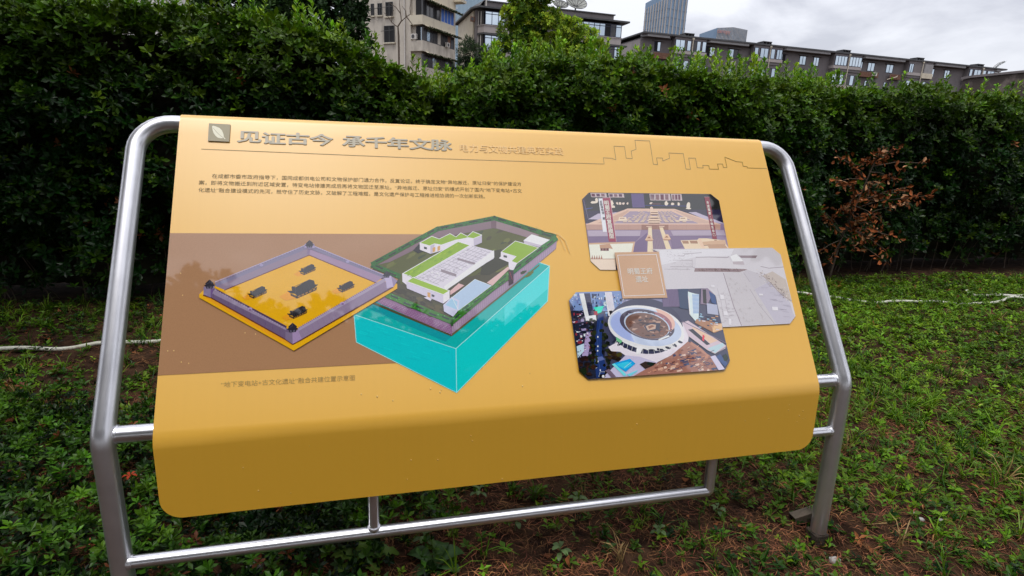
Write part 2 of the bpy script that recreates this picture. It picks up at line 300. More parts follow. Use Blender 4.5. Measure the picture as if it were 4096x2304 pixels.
# grey block in the middle with glazed bays and two dishes
def bay_block():
    fr = Frame((-4.39, 68), 17); r = fr.root('bay_window_block', label='grey building with glazed corner bays and two satellite dishes, behind the rounded tree', cat='building')
    part('wall', MB().box(-.75, 17.3, .9, 11, -.3, 15.5), M['grey_wall'], r); part('gable_wall', MB().box(-.9, -.753, 1.5, 10.5, -.3, 15.4), M['cream_slab'], r)
    part('parapet', MB().prism([(.1, .3), (16.2, .3), (16.2, 9), (.1, 9)], 15.68, 16.25), M['grey_wall'], r); part('parapet_cap', MB().box(0, 16.35, .15, 9.1, 16.253, 16.36), M['roof_dark'], r)
    part('eave', MB().prism([(-.55, -.35), (18.1, -.35), (18.1, 11.5), (-1.3, 11.5), (-1.3, 1.2)], 15.48, 15.66), M['roof_dark'], r)
    part('roof_slope', MB().add([(-.55, -.3, 15.665), (-1.25, 1.2, 15.665), (-1.25, 9, 15.665), (.09, 9, 16.4), (.09, .3, 16.4)], [(0, 1, 2, 3, 4)]), M['roof_dark'], r)
    for a, b, n in ((0.05, 5.6, 7), (11.3, 17.25, 8)):
        for z in (13.0, 10.3):
            part('balcony_wall', MB().prism([(a, 0), (b, 0), (b, 1.5), (a - .55, 1.5), (a - .55, .75)], z, z + .72), M['grey_slab'], r)
            part('balcony_cap', MB().prism([(a - .04, -.06), (b + .06, -.06), (b + .06, 1.4), (a - .62, 1.4), (a - .62, .72)], z + .723, z + .80), M['grey_slab'], r)
            part('ceiling_slab', MB().prism([(a - .05, -.1), (b + .85, -.1), (b + .3, 1.4), (a - .6, 1.4), (a - .6, .7)], z - .22, z - .04), M['roof_dark'], r)
        for zt, zb in ((15.24, 13.8), (12.75, 11.12)):
            mats = ['glass'] * n
            if a > 5: mats[-3] = 'dark_open'; mats[-2] = 'glass_dark'
            else: mats[3] = 'glass_dark'
            window(r, a + .1, b - .02, zb, zt, n, v=.05, mat=mats, transom=zt - .3, t=.07)
            part('bay_side', MB().prism([(a - .52, .76), (a - .02, .1), (a - .02, .14), (a - .5, .82)], zb, zt), M['glass_dark'], r)
            part('bay_back', MB().box(a, b, .7, .898, zb, zt), M['dark_open'], r)
            if a < 5: part('bay_mullion', MB().tube([(a - .28, .40, zb), (a - .28, .40, zt)], .05, 6), M['ac_white'], r); part('bay_mullion', MB().tube([(a - .50, .74, zb), (a - .50, .74, zt)], .05, 6), M['ac_white'], r)
    part('downpipe', MB().tube([(.28, .2, 15.6), (.28, .2, 17.2)], .09, 8), M['ac_white'], r)
    part('downpipe', MB().tube([(-.62, 1.0, 8), (-.62, 1.0, 14.6)], .07, 8), M['ac_white'], r)
    ac_unit(r, -1.3, 14.2, 1.3, mat='rust', w=.5)
bay_block()
def dish(x, y, z, rad, tilt, lab):
    r = empty('satellite_dish', (x, y, z), label=lab, cat='satellite dish', group='satellite dishes on the grey roof')
    Rm = Matrix.Translation((0, 0, rad * .9)) @ Matrix.Rotation(math.radians(12), 4, 'Z') @ Matrix.Rotation(math.radians(tilt), 4, 'X')
    n, k = 28, 5; V = [(0, 0, 0)]; F = []
    for j in range(1, k + 1):
        q = j / k
        for i in range(n): a = 2 * math.pi * i / n; V.append((math.cos(a) * rad * q, math.sin(a) * rad * q, .38 * rad * q * q))
    for i in range(n): F.append((0, 1 + i, 1 + (i + 1) % n))
    for j in range(k - 1):
        for i in range(n): F.append((1 + j * n + i, 1 + (j + 1) * n + i, 1 + (j + 1) * n + (i + 1) % n, 1 + j * n + (i + 1) % n))
    b = MB().add(V, F, True); obj('reflector', b.mesh('reflector', Rm), M['dish'], r)
    rb = MB()
    for i in range(12):
        a = 2 * math.pi * i / 12; rb.tube([(math.cos(a) * rad * q, math.sin(a) * rad * q, .38 * rad * q * q + .015) for q in (.05, .35, .68, 1)], .028, 5)
    rb.tube([(math.cos(2 * math.pi * i / 28) * rad, math.sin(2 * math.pi * i / 28) * rad, .38 * rad) for i in range(29)], .03, 5, caps=False)
    obj('rib', rb.mesh('ribs', Rm), M['roof_dark'], r)
    f = MB(); 
    for i in range(3): a = 2 * math.pi * i / 3 + .5; f.tube([(math.cos(a) * rad * .7, math.sin(a) * rad * .7, .2 * rad), (0, 0, rad * .8)], .02, 5)
    obj('feed_arm', f.mesh('feed', Rm), M['roof_dark'], r)
    st = MB().tube([(0, .1, 0), (0, .15, rad * .85)], .09, 8).box(-.4, .4, -.2, .5, 0, .08); obj('mount', st.mesh('mount'), M['roof_dark'], r)
fr = Frame((-4.39, 68), 17)
p1 = fr.M @ Vector((10.0, 2.4, 16.36)); p2 = fr.M @ Vector((12.0, 2.4, 16.36))
dish(p1.x, p1.y, 16.2, .92, 38, 'smaller satellite dish standing left of the larger one on the grey roof')
dish(p2.x, p2.y, 16.15, 1.28, 44, 'larger ribbed satellite dish, right of the smaller one on the grey roof')

# cream apartment house on the left
def cream_house():
    fr = Frame((-9.82, 59), -24); r = fr.root('apartment_house', label='stained cream apartment house with enclosed balconies and a blue curtain', cat='building')
    T = Matrix.Rotation(math.radians(90), 4, 'Z')     # balcony front runs away from us along v; local u' = v, v' = -u
    part('wall', MB().box(-9, -3.36, .5, 9, -.3, 19), M['cream_wall'], r); part('wall', MB().box(-3.355, -1.55, .2, 9, -.3, 19), M['cream_wall'], r); part('wall', MB().box(-1.547, -.45, .5, 6.9, -.3, 19), M['cream_wall'], r)
    for z0, z1 in ((11.99, 12.84), (9.55, 10.52), (7.2, 8.1)):
        part('balcony_wall', MB().prism([(-1.55, .02), (0, 0), (0, 6.4), (-1.5, 6.4)], z0, z1), M['cream_slab' if z0 > 11 else 'cream_wall'], r)
    part('upper_wall', MB().box(-.9, -.05, .25, 6.45, 14.35, 19), M['cream_slab'], r); part('roof_slab', MB().box(-2.2, .85, 6.0, 7.2, 15.25, 15.5), M['cream_slab'], r)
    for z, nm in ((14.42, 0), (12.02, 1), (9.6, 2)):
        c = MB().add([(-.06, .5, z), (-.06, 6.7, z), (.55, 6.9, z - .22), (.55, .35, z - .22), (-.06, .5, z - .05), (-.06, 6.7, z - .05), (.55, 6.9, z - .28), (.55, .35, z - .28)], [(0, 3, 2, 1), (4, 5, 6, 7), (0, 1, 5, 4), (1, 2, 6, 5), (2, 3, 7, 6), (3, 0, 4, 7)])
        part('canopy', c, M['cream_slab'], r)
        V = []; F = []
        for i in range(420):
            t = random.random(); x = .5 + random.gauss(0, .05); y = .35 + 6.5 * t; zz = z - .24 + random.gauss(0, .03); s = random.uniform(.03, .09); b = len(V)
            V += [(x - s, y, zz), (x + s, y + random.uniform(-s, s), zz + s * .6), (x + random.uniform(-s, s), y + s, zz - random.uniform(.02, .22))]; F.append((b, b + 1, b + 2))
        me = np_mesh('moss', V, F, np.tile(np.array([[.03, .045, .015]]), (len(V), 1)) * rng.uniform(.5, 1.4, (len(V), 1))); obj('moss', me, M['tree_leaf'], r, kind='stuff')
    window(r, .15, 3.35, 12.86, 14.2, 5, v=.12, mat=('dark_open', 'glass_dark', 'glass_dark', 'dark_open', 'glass_dark'), fr='roof_dark', turn=T)
    window(r, 3.5, 6.15, 12.86, 14.2, 4, v=.12, mat=('blue_curtain',), fr='ac_white', turn=T)
    window(r, .15, 6.2, 10.55, 11.75, 9, v=.12, mat=('glass_dark', 'glass', 'glass_dark', 'glass_dark', 'cream_wall', 'glass_dark', 'glass_dark', 'rust', 'glass_dark'), fr='roof_dark', turn=T)
    window(r, .15, 6.2, 8.15, 9.3, 7, v=.12, mat=('glass_dark', 'glass_dark', 'glass'), fr='roof_dark', turn=T)
    part('side_opening', MB().box(-.98, -.12, .3, .49, 12.86, 14.3), M['dark_open'], r); part('side_opening', MB().box(-.98, -.12, .3, .49, 10.55, 11.9), M['dark_open'], r)
    part('pane', MB().box(-.34, -.14, .22, .26, 10.55, 11.75), M['glass'], r)
    for a, b, z0, z1 in ((-5.75, -5.2, 13.1, 14.25), (-4.75, -3.85, 12.95, 14.3), (-5.0, -3.7, 10.5, 12.1), (-6.6, -6.2, 13.1, 14.25)):
        window(r, a, b, z0, z1, 2, v=.5, mat='dark_open', fr='roof_dark'); part('sill', MB().box(a - .1, b + .1, .3, .498, z0 - .12, z0 - .003), M['cream_slab'], r)
        part('awning_bar', MB().tube([(a, .48, z1 - .45), (a + .02, -.1, z1 - .6), (b, -.1, z1 - .55), (b, .48, z1 - .42)], .02, 5), M['roof_dark'], r)
    part('downpipe', MB().tube([(-2.2, .08, 5), (-2.2, .08, 19)], .07, 8), M['ac_white'], r)
    ac_unit(r, -1.35, 10.65, .2); b = ac_unit(r, 4.2, 10.52, -.02, w=.55, h=.45); b.matrix_local = T
cream_house()
def vine():
    r = empty('bare_vine', (-11.4, 56.2, 0), label='leafless branching sapling in front of the cream apartment wall', cat='tree'); rel = lambda P: [(x + 11.4, y + .3, z) for x, y, z in P]
    paths = [[(-11.68, 0, 0), (-11.68, 0, 10.4), (-11.73, 0, 11.25), (-11.49, 0, 11.62), (-11.4, 0, 11.75)], [(-11.4, 0, 11.7), (-11.5, 0, 12.6), (-11.56, 0, 13.2), (-11.46, 0, 14.2)], [(-11.45, 0, 11.66), (-10.93, 0, 12.11), (-10.55, 0, 12.34), (-10.59, 0, 12.87), (-10.36, 0, 13.9)], [(-11.73, 0, 11.2), (-12.0, 0, 11.35), (-12.33, 0, 11.6), (-12.6, 0, 12.0), (-13.02, 0, 12.4)], [(-12.33, 0, 11.6), (-12.27, 0, 12.28), (-12.09, 0, 12.69)], [(-10.93, 0, 12.11), (-10.99, 0, 12.61), (-11.3, 0, 13.0)], [(-10.9, 0, 12.1), (-10.4, 0, 11.5), (-10.2, 0, 11.0)], [(-11.5, 0, 12.4), (-11.9, 0, 12.9), (-12.6, 0, 13.3)]]
    tr = MB().tube(rel(paths[0]), [.1, .09, .07, .06, .05], 6); obj('trunk', tr.mesh('trunk'), M['bark'], r)
    b = MB()
    for p in paths[1:]: b.tube(rel(p), [.05 - .03 * i / (len(p) - 1) for i in range(len(p))], 5)
    obj('branch', b.mesh('branch'), M['bark'], r)
vine()

# towers far behind
def striped(name, pts, tops, n_per, mat, fin, fw, fd, lab, band=0, cat='tower'):
    r = empty(name, (pts[0][0], pts[0][1], 0), label=lab, cat=cat); ox, oy = pts[0]; P = [(x - ox, y - oy) for x, y in pts]
    part('curtain_wall', MB().prism(P, -.5, 0, ztop=tops), M[mat], r)
    f = MB()
    for k, n in enumerate(n_per):
        if not n: continue
        a, b = Vector(P[k]), Vector(P[(k + 1) % len(P)]); za, zb = tops[k], tops[(k + 1) % len(P)]; d = (b - a).normalized(); nn = Vector((d.y, -d.x))
        for i in range(n):
            t = (i + .5) / n; c = a + (b - a) * t; z = za + (zb - za) * t - band; q = [c - d * fw - nn * .05, c - d * fw + nn * fd, c + d * fw + nn * fd, c + d * fw - nn * .05]
            f.prism([(v.x, v.y) for v in q], -.5, z)
    part('fin', f, M[fin], r, kind='stuff'); return r
def floors(r, P, zs, mat, d=.08):
    f = MB(); ox, oy = P[0]
    for z in zs:
        for (x0, y0), (x1, y1) in zip(P, P[1:]):
            dv = Vector((x1 - x0, y1 - y0)).normalized(); nn = Vector((dv.y, -dv.x)) * d
            f.prism([(x0 - ox, y0 - oy), (x0 - ox + nn.x, y0 - oy + nn.y), (x1 - ox + nn.x, y1 - oy + nn.y), (x1 - ox, y1 - oy)], z, z + .25)
    part('floor_band', f, M[mat], r, kind='stuff')
tp = [(52.7, 262), (59.9, 250), (69.2, 256), (64, 272)]
r = striped('office_tower', tp, [59.8, 62.5, 62.8, 60.5], [9, 5, 0, 0], 'tower_glass', 'tower_fin', .26, .3, 'tall blue grey office tower with pale vertical fins beyond the long block', band=2.4)
floors(r, tp[:3], [30 + 3.2 * k for k in range(9)], 'tower_glass', .12)
for k in range(4): part('roof_sign', MB().box(61.2 - 52.7 + k * 1.7, 62.3 - 52.7 + k * 1.7, 250.6 - 262 + k * 1.1, 250.7 - 262 + k * 1.1, 60.6, 61.8), M['white_sign'], r)
lp = [(92.2, 312), (97.1, 300), (106.2, 303), (117.2, 313), (110, 330)]
r = striped('office_block', lp, [57.4, 58.4, 59.6, 60.4, 59], [0, 12, 12, 0, 0], 'tower_glass', 'tower_fin', .14, .25, 'low blue grey office block with a small red rooftop sign beyond the long block')
cv = bpy.data.curves.new('sign', 'FONT'); cv.body = 'canopy'; cv.size = 2.7; cv.extrude = .05
tmp = bpy.data.objects.new('sign', cv); C.objects.link(tmp); me = bpy.data.meshes.new_from_object(tmp.evaluated_get(bpy.context.evaluated_depsgraph_get())); bpy.data.objects.remove(tmp)
d = Vector((106.2 - 97.1, 3)).normalized(); so = obj('roof_sign', me, M['red_sign'], r); so.location = (97.0 - 92.2 + d.y * .6, 300 - 312 - d.x * .6, 56.2); so.rotation_euler = (math.radians(90), 0, math.atan2(d.y, d.x))
gp = [(-17.8, 150), (-9.2, 151.7), (-9.2, 168), (-17.8, 168)]
r = striped('glass_tower', gp, [60, 60, 60, 60], [26, 0, 0, 0], 'curtain_glass', 'fin_light', .055, .12, 'pale blue glass tower seen in the gap right of the cream house')
for k in range(9): u = random.uniform(.5, 6); z = random.uniform(27, 36); part('bright_pane', MB().box(u, u + .22, -.16 + u * .198, -.1 + u * .198, z, z + .22), M['white_sign'], r)

def tiled():
    fr = Frame((-28.2, 30), 14); r = fr.root('tiled_house', label='white tiled house showing above the hedge at the left', cat='building')
    part('wall', MB().box(-4, 9, 0, 8, -.3, 9.5), M['white_tile'], r)
    g = MB()
    for k in range(60): u = -3.95 + k * .22; g.box(u, u + .025, -.012, -.002, 5, 9.4)
    for k in range(14): g.box(-4, 9, -.008, -.003, 5.2 + k * .3, 5.2 + k * .3 + .02)
    part('tile_joint', g, M['grey_wall'], r, kind='stuff')
tiled()
def oldwall():
    fr = Frame((30.6, 40), -5.7); r = fr.root('old_wall', label='dark weathered wall at the right edge above the hedge', cat='wall')
    part('wall', MB().prism([(0, 0), (12, 0), (12, 1), (0, 1)], -.3, 0, ztop=[6.62, 8.2, 8.2, 6.62]), M['old_wall'], r)
    part('coping', MB().add([(-.1, -.12, 6.63), (12, -.12, 8.21), (12, 1.1, 8.21), (-.1, 1.1, 6.63), (-.1, -.12, 6.78), (12, -.12, 8.36), (12, 1.1, 8.36), (-.1, 1.1, 6.78)], [(0, 3, 2, 1), (4, 5, 6, 7), (0, 1, 5, 4), (1, 2, 6, 5), (2, 3, 7, 6), (3, 0, 4, 7)]), M['grey_wall'], r)
oldwall()
# ------------------------------------------------------------------ plants
def leaf2(w, fold, droop): return np.array([(0, 0, 0), (.48, w, fold), (1, 0, -droop), (.48, -w, fold)], float), np.array([(0, 2, 1), (0, 3, 2)])
def leaf_tpl(w=.22, fold=.035, droop=.05, simple=False):
    if simple:
        return np.array([(0, 0, 0), (.62, w * 1.05, 0), (1, 0, -droop), (.62, -w * 1.05, 0), (.5, 0, -fold)], float), np.array([(0, 4, 1), (1, 4, 2), (2, 4, 3), (3, 4, 0)])
    return (np.array([(0, 0, 0), (.40, w * .72, .015), (.74, w, 0), (1, 0, -droop), (.74, -w, 0), (.40, -w * .72, .015), (.52, 0, -fold)], float),
            np.array([(0, 6, 1), (1, 6, 2), (2, 6, 3), (3, 6, 4), (4, 6, 5), (5, 6, 0)]))
def rot_to(az, el, roll=0):
    ca, sa, ce, se = math.cos(az), math.sin(az), math.cos(el), math.sin(el); cr, sr = math.cos(roll), math.sin(roll)
    X = np.array([ca * ce, sa * ce, se]); Y = np.array([-sa, ca, 0]); Z = np.cross(X, Y); return np.stack([X, Y * cr + Z * sr, Z * cr - Y * sr], 1)
class Tpl:
    def __init__(s): s.V = []; s.F = []; s.c = []; s.n = 0
    def add(s, V, F, c): s.V.append(V); s.F.append(F + s.n); s.c.append(np.full(len(V), c) if np.isscalar(c) else c); s.n += len(V)
    def done(s): return np.concatenate(s.V), np.concatenate(s.F), np.concatenate(s.c)
def stick(a, b, r0, r1):
    a, b = np.array(a, float), np.array(b, float); d = b - a; d /= np.linalg.norm(d); u = np.cross(d, (0.3, .5, .8)); u /= np.linalg.norm(u); w = np.cross(d, u); V = []
    for p, r in ((a, r0), (b, r1)):
        for k in range(3): an = 2.0944 * k; V.append(p + r * (u * math.cos(an) + w * math.sin(an)))
    return np.array(V), np.array([(0, 1, 4), (0, 4, 3), (1, 2, 5), (1, 5, 4), (2, 0, 3), (2, 3, 5)])
def rosette(n=7, w=.2, e0=5, e1=55, simple=False, L0=.75, L1=1.1):
    t = Tpl()
    for k in range(n):
        V, F = leaf_tpl(w * random.uniform(.85, 1.2), random.uniform(.01, .06), random.uniform(0, .16), simple); L = random.uniform(L0, L1)
        t.add((V * L) @ rot_to(2.39996 * k + random.uniform(-.25, .25), math.radians(e0 + (e1 - e0) * (k / max(1, n - 1)) + random.uniform(-12, 12)), random.uniform(-.4, .4)).T, F, random.uniform(.65, 1.35))
    return t.done()
def shoot(n=12, simple=False):
    t = Tpl(); bend = random.uniform(-.12, .12); V, F = stick((0, 0, -.25), (bend, 0, 1), .012, .006); t.add(V, F, .55)
    for k in range(n):
        q = .12 + .82 * k / n; V, F = leaf_tpl(random.uniform(.17, .23), .04, .08, simple); L = random.uniform(.26, .36) * (1 - .25 * q)
        t.add(V * L @ rot_to(2.4 * k + random.uniform(-.3, .3), math.radians(25 + 40 * q + random.uniform(-12, 12))).T + np.array([bend * q, 0, q]), F, random.uniform(.75, 1.1) + .35 * q)
    V, F, c = rosette(5, .2, 35, 75); t.add(V * .24 + np.array([bend, 0, .97]), F, c * 1.35); return t.done()
def herb(n=6, w=.24, h=.9):
    t = Tpl(); t.add(np.array([(-.02, 0, -.2), (.02, 0, -.2), (.015, .01, h)]), np.array([(0, 1, 2)]), .6)
    for k in range(n):
        q = (k // 2 + 1) / ((n + 1) // 2); V, F = leaf2(w * random.uniform(.8, 1.2), .06, .12); L = random.uniform(.6, 1.0)
        t.add(V * L @ rot_to(3.1416 * (k % 2) + 1.57 * (k // 2) + random.uniform(-.4, .4), math.radians(random.uniform(0, 45)), random.uniform(-.4, .4)).T + np.array([0, 0, h * q]), F, random.uniform(.7, 1.3))
    return t.done()
def tuft(n=8):
    t = Tpl()
    for k in range(n):
        L = random.uniform(.5, 1.25); lean = random.uniform(.2, 1.1); az = random.uniform(0, 6.28); w = random.uniform(.014, .026); V = []
        for q in (0, .35, .7): V += [(L * lean * q ** 1.6, -w * (1 - q * .5), L * q * (1 - .32 * lean * q)), (L * lean * q ** 1.6, w * (1 - q * .5), L * q * (1 - .32 * lean * q))]
        V.append((L * lean * 1.12, 0, L * (1 - .55 * lean))); V = np.array(V); ca, sa = math.cos(az), math.sin(az); V = V @ np.array([[ca, sa, 0], [-sa, ca, 0], [0, 0, 1]])
        V[:, :2] += np.array([random.uniform(-.08, .08), random.uniform(-.08, .08)])
        t.add(V, np.array([(0, 1, 3), (0, 3, 2), (2, 3, 5), (2, 5, 4), (4, 5, 6)]), np.linspace(.6, 1.25, 7) * random.uniform(.8, 1.2))
    return t.done()
def straws(n=7):
    t = Tpl()
    for k in range(n):
        L = random.uniform(.3, 1); az = random.uniform(0, 6.28); w = random.uniform(.009, .02); c = np.array([random.uniform(-.6, .6), random.uniform(-.6, .6), random.uniform(0, .1)]); b = random.uniform(-.2, .2); h = random.uniform(0, .16)
        V = np.array([(-L / 2, 0, 0), (0, b - w, h), (0, b + w, h), (L / 2, 0, random.uniform(-.02, .1))]); ca, sa = math.cos(az), math.sin(az)
        t.add(V @ np.array([[ca, sa, 0], [-sa, ca, 0], [0, 0, 1]]) + c, np.array([(0, 1, 2), (1, 3, 2)]), random.uniform(.4, 1.7))
    return t.done()
def scatter(name, tpls, pos, axis, scale, col, mat, parent=None, **kw):
    """every instance becomes real geometry in one mesh: axis = local +z of the instance"""
    n = len(pos); pos = np.asarray(pos, float); axis = np.asarray(axis, float); axis /= np.linalg.norm(axis, axis=1)[:, None]; scale = np.broadcast_to(scale, (n,)); which = rng.integers(0, len(tpls), n)
    ref = np.where(np.abs(axis[:, 2:3]) < .95, np.array([[0, 0, 1.]]), np.array([[1., 0, 0]])); X = np.cross(ref, axis); X /= np.linalg.norm(X, axis=1)[:, None]; Y = np.cross(axis, X); a = rng.uniform(0, 6.283, n)[:, None]
    X, Y = X * np.cos(a) + Y * np.sin(a), Y * np.cos(a) - X * np.sin(a); AV = []; AF = []; AC = []; b = 0
    for k, (V, F, c) in enumerate(tpls):
        s = np.where(which == k)[0]
        if not len(s): continue
        P = pos[s][:, None] + scale[s][:, None, None] * (V[None, :, 0:1] * X[s][:, None] + V[None, :, 1:2] * Y[s][:, None] + V[None, :, 2:3] * axis[s][:, None])
        AV.append(P.reshape(-1, 3)); AF.append((F[None] + (np.arange(len(s)) * len(V))[:, None, None]).reshape(-1, 3) + b); AC.append((col[s][:, None] * c[None, :, None]).reshape(-1, 3)); b += len(s) * len(V)
    return obj(name, np_mesh(name, np.concatenate(AV), np.concatenate(AF), np.clip(np.concatenate(AC), .002, .9)), mat, parent, **kw)
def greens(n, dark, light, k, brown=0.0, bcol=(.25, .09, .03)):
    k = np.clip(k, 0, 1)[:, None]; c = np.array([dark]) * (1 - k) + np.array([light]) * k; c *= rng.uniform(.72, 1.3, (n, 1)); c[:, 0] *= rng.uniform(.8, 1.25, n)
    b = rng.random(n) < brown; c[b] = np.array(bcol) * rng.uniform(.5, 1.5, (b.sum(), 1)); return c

# ---- the clipped hedge: three lengths in a row
HO = np.array([-4.10, 4.16, 0]); HD = np.array([.9665, .2568, 0]); HN = np.array([.2568, -.9665, 0])   # HN points out of the hedge, towards the board
HT = np.array([-3, .35, 1.15, 2.2, 2.67, 3.30, 3.58, 4.0, 4.75, 5.76, 6.6, 7.5, 7.85, 8.84, 10.3, 14]); HH = np.array([2.36, 2.37, 2.41, 2.43, 2.28, 2.06, 1.88, 2.10, 2.26, 2.25, 2.21, 2.19, 2.12, 2.25, 2.24, 2.24])
ros = [rosette(random.choice((6, 7, 8)), .21, simple=True) for _ in range(12)]; sho = [shoot(random.choice((10, 12, 14)), True) for _ in range(8)]
def hedge(t0, t1, back, label, nf, nt_, seed, shoots, dark, light):
    mid = HO + HD * (t0 + t1) / 2; root = empty('hedge', tuple(mid), label=label, cat='hedge', group='lengths of clipped evergreen hedge')
    L = t1 - t0; off = -mid
    def surf(t, z): return -back + .46 * (fnoise(t * 1.5 + seed, z * 1.5 + 4, seed) - .5) + .30 * (vnoise(t * 3.7, z * 3.7, seed + 3) - .5) - .42 * np.exp(-((t - 3.55) / .075) ** 2) - .5 * np.exp(-((t - 7.82) / .09) ** 2)
    # front
    t = t0 + L * rng.random(nf); h = np.interp(t, HT, HH) + .16 * (vnoise(t * 2.2, t * 0 + 3.3, seed) - .5); q = rng.random(nf) ** .8; z = .10 + (h - .10) * q
    end = np.minimum(t - t0, t1 - t); rnd = np.clip((end / .22), 0, 1) ** .5; top = np.clip((h - z) / .28, 0, 1) ** .5
    depth = rng.random(nf) ** 1.6 * .26; v = surf(t, z) - depth - .20 * (1 - rnd) - .22 * (1 - top); v -= .15 * np.clip((.35 - z) / .3, 0, 1)
    keep = ((z > .42) | (rng.random(nf) < .45)) & ((fnoise(t * 2.4 + 3, z * 2.4, seed + 21) > .34) | (rng.random(nf) < .35) | (h - z < .25)); P = HO + HD * t[:, None] + HN * v[:, None]; P[:, 2] = z
    ax = HN * .75 + np.array([0, 0, .75]) + rng.normal(0, .38, (nf, 3)); fresh = np.clip((z - h + .75) / .9, 0, 1) ** 1.5 * .6 + np.clip(rng.normal(-.06, .24, nf), 0, 1) * np.clip(.35 + (t + 1.5) / 5, .3, 1)  # random tone drops toward the left end: shade put into the leaf colours
    # top
    T = t0 + L * rng.random(nt_); hT = np.interp(T, HT, HH); w = rng.random(nt_) * 1.0; zT = hT - .04 - .20 * (rng.random(nt_) ** 2) + .10 * (fnoise(T * 2, w * 2, seed + 5) - .5); PT = HO + HD * T[:, None] - HN * (back + .12 + w)[:, None]; PT[:, 2] = zT
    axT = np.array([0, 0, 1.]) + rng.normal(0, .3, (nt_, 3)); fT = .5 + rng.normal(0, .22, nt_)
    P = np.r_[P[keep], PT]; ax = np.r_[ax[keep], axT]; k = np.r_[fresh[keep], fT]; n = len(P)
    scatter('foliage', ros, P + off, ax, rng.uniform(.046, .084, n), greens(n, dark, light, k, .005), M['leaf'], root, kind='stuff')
    # shoots standing above the clipped line
    ns = shoots; T = t0 + L * rng.random(ns); hT = np.interp(T, HT, HH); w = rng.random(ns) ** 1.5 * .9; S = HO + HD * T[:, None] - HN * (back + .06 + w)[:, None]; S[:, 2] = hT - .07
    scatter('shoot', sho, S + off, np.array([0, 0, 1.]) + rng.normal(0, .16, (ns, 3)), rng.uniform(.13, .27, ns), greens(ns, (.05, .14, .007), (.23, .39, .016), rng.random(ns)), M['leaf'], root, kind='stuff')
    # dark opaque core added to stop light passing through the hedge, and its stems
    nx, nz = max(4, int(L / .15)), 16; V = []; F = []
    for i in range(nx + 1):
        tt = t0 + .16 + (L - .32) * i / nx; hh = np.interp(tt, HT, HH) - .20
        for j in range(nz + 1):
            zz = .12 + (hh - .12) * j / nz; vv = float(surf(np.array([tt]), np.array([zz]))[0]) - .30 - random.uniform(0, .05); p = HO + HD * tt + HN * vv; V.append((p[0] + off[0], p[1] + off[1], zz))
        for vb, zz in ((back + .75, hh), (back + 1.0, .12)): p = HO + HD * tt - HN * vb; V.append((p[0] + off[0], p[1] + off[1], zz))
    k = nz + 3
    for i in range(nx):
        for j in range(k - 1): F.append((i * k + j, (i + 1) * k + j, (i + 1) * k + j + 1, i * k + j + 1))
    me = np_mesh('shade_core_mesh', V, F); obj('shade_core', me, M['core_dark'], root)
    st = MB()
    for i in range(int(L * 9)):
        tt = random.uniform(t0 + .05, t1 - .05); vv = -back - random.uniform(.15, .45); a = HO + HD * tt + HN * vv; b = a + HD * random.uniform(-.2, .2) + HN * random.uniform(-.05, .15); r = random.uniform(.004, .010)
        st.tube([(a[0] + off[0], a[1] + off[1], -.02), ((a[0] + b[0]) / 2 + off[0], (a[1] + b[1]) / 2 + off[1], random.uniform(.2, .3)), (b[0] + off[0], b[1] + off[1], random.uniform(.4, .6))], [r, r * .8, r * .5], 5)
    obj('stem', st.mesh('stems'), M['bark'], root, kind='stuff')
hedge(-3.2, 3.62, .06, 'long dark hedge at the left, ending at the dip above the board', 10500, 3600, 11, 200, (.005, .028, .002), (.155, .30, .008))  # darker leaf colours on the two end lengths paint in their shade
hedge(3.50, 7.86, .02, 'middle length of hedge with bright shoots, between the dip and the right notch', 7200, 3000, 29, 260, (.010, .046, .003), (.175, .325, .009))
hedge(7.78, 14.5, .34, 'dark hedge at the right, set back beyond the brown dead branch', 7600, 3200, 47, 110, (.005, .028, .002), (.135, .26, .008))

def dead_branch():
    p = HO + HD * 8.15 + HN * (-.12); r = empty('dead_branch', (p[0], p[1], 0), label='dead hedge branch with dry brown leaves at the right notch', cat='branch')
    b = MB(); tips = []
    b.tube([(0, 0, 0), (.03, -.03, .5), (.12, -.06, .95), (.22, -.08, 1.45)], [.014, .012, .009, .005], 6)
    for i in range(34):
        z0 = random.uniform(.5, 1.45); x0 = .03 + .19 * (z0 - .5) / .95; e = (x0 + random.uniform(-.45, .55), -.06 - random.uniform(0, .25), z0 + random.uniform(-.32, .34)); b.tube([(x0, -.05, z0), ((x0 + e[0]) / 2, -.1, (z0 + e[2]) / 2 + .03), e], [.0065, .005, .003], 4); tips.append(((x0, -.05, z0), e))
    b.tube([(.25, -.08, .98), (.5, -.12, 1.0), (.82, -.14, 1.06)], [.005, .004, .002], 4); tips += [((.5, -.1, 1.0), (.84, -.15, 1.07))] * 2
    obj('stem', b.mesh('stem'), M['bark'], r)
    P = []; 
    for a, e in tips:
        for i in range(19):
            t = random.uniform(.3, 1.1); P.append([a[k] + (e[k] - a[k]) * t + random.gauss(0, .022) for k in range(3)])
    n = len(P); V, F = leaf_tpl(.2, .08, .2); V2, F2 = leaf_tpl(.25, .12, -.1); c = np.array([[.26, .075, .022]]) * rng.uniform(.25, 1.5, (n, 1)); pale = rng.random(n) < .18; c[pale] = np.array([.52, .27, .14]) * rng.uniform(.7, 1.1, (pale.sum(), 1))
    scatter('dry_leaf', [(V, F, np.ones(7)), (V2, F2, np.ones(7) * .9)], P, rng.normal(0, 1, (n, 3)) + np.array([.2, -.6, .3]), rng.uniform(.035, .085, n), c, M['litter'], r, kind='stuff')
dead_branch()

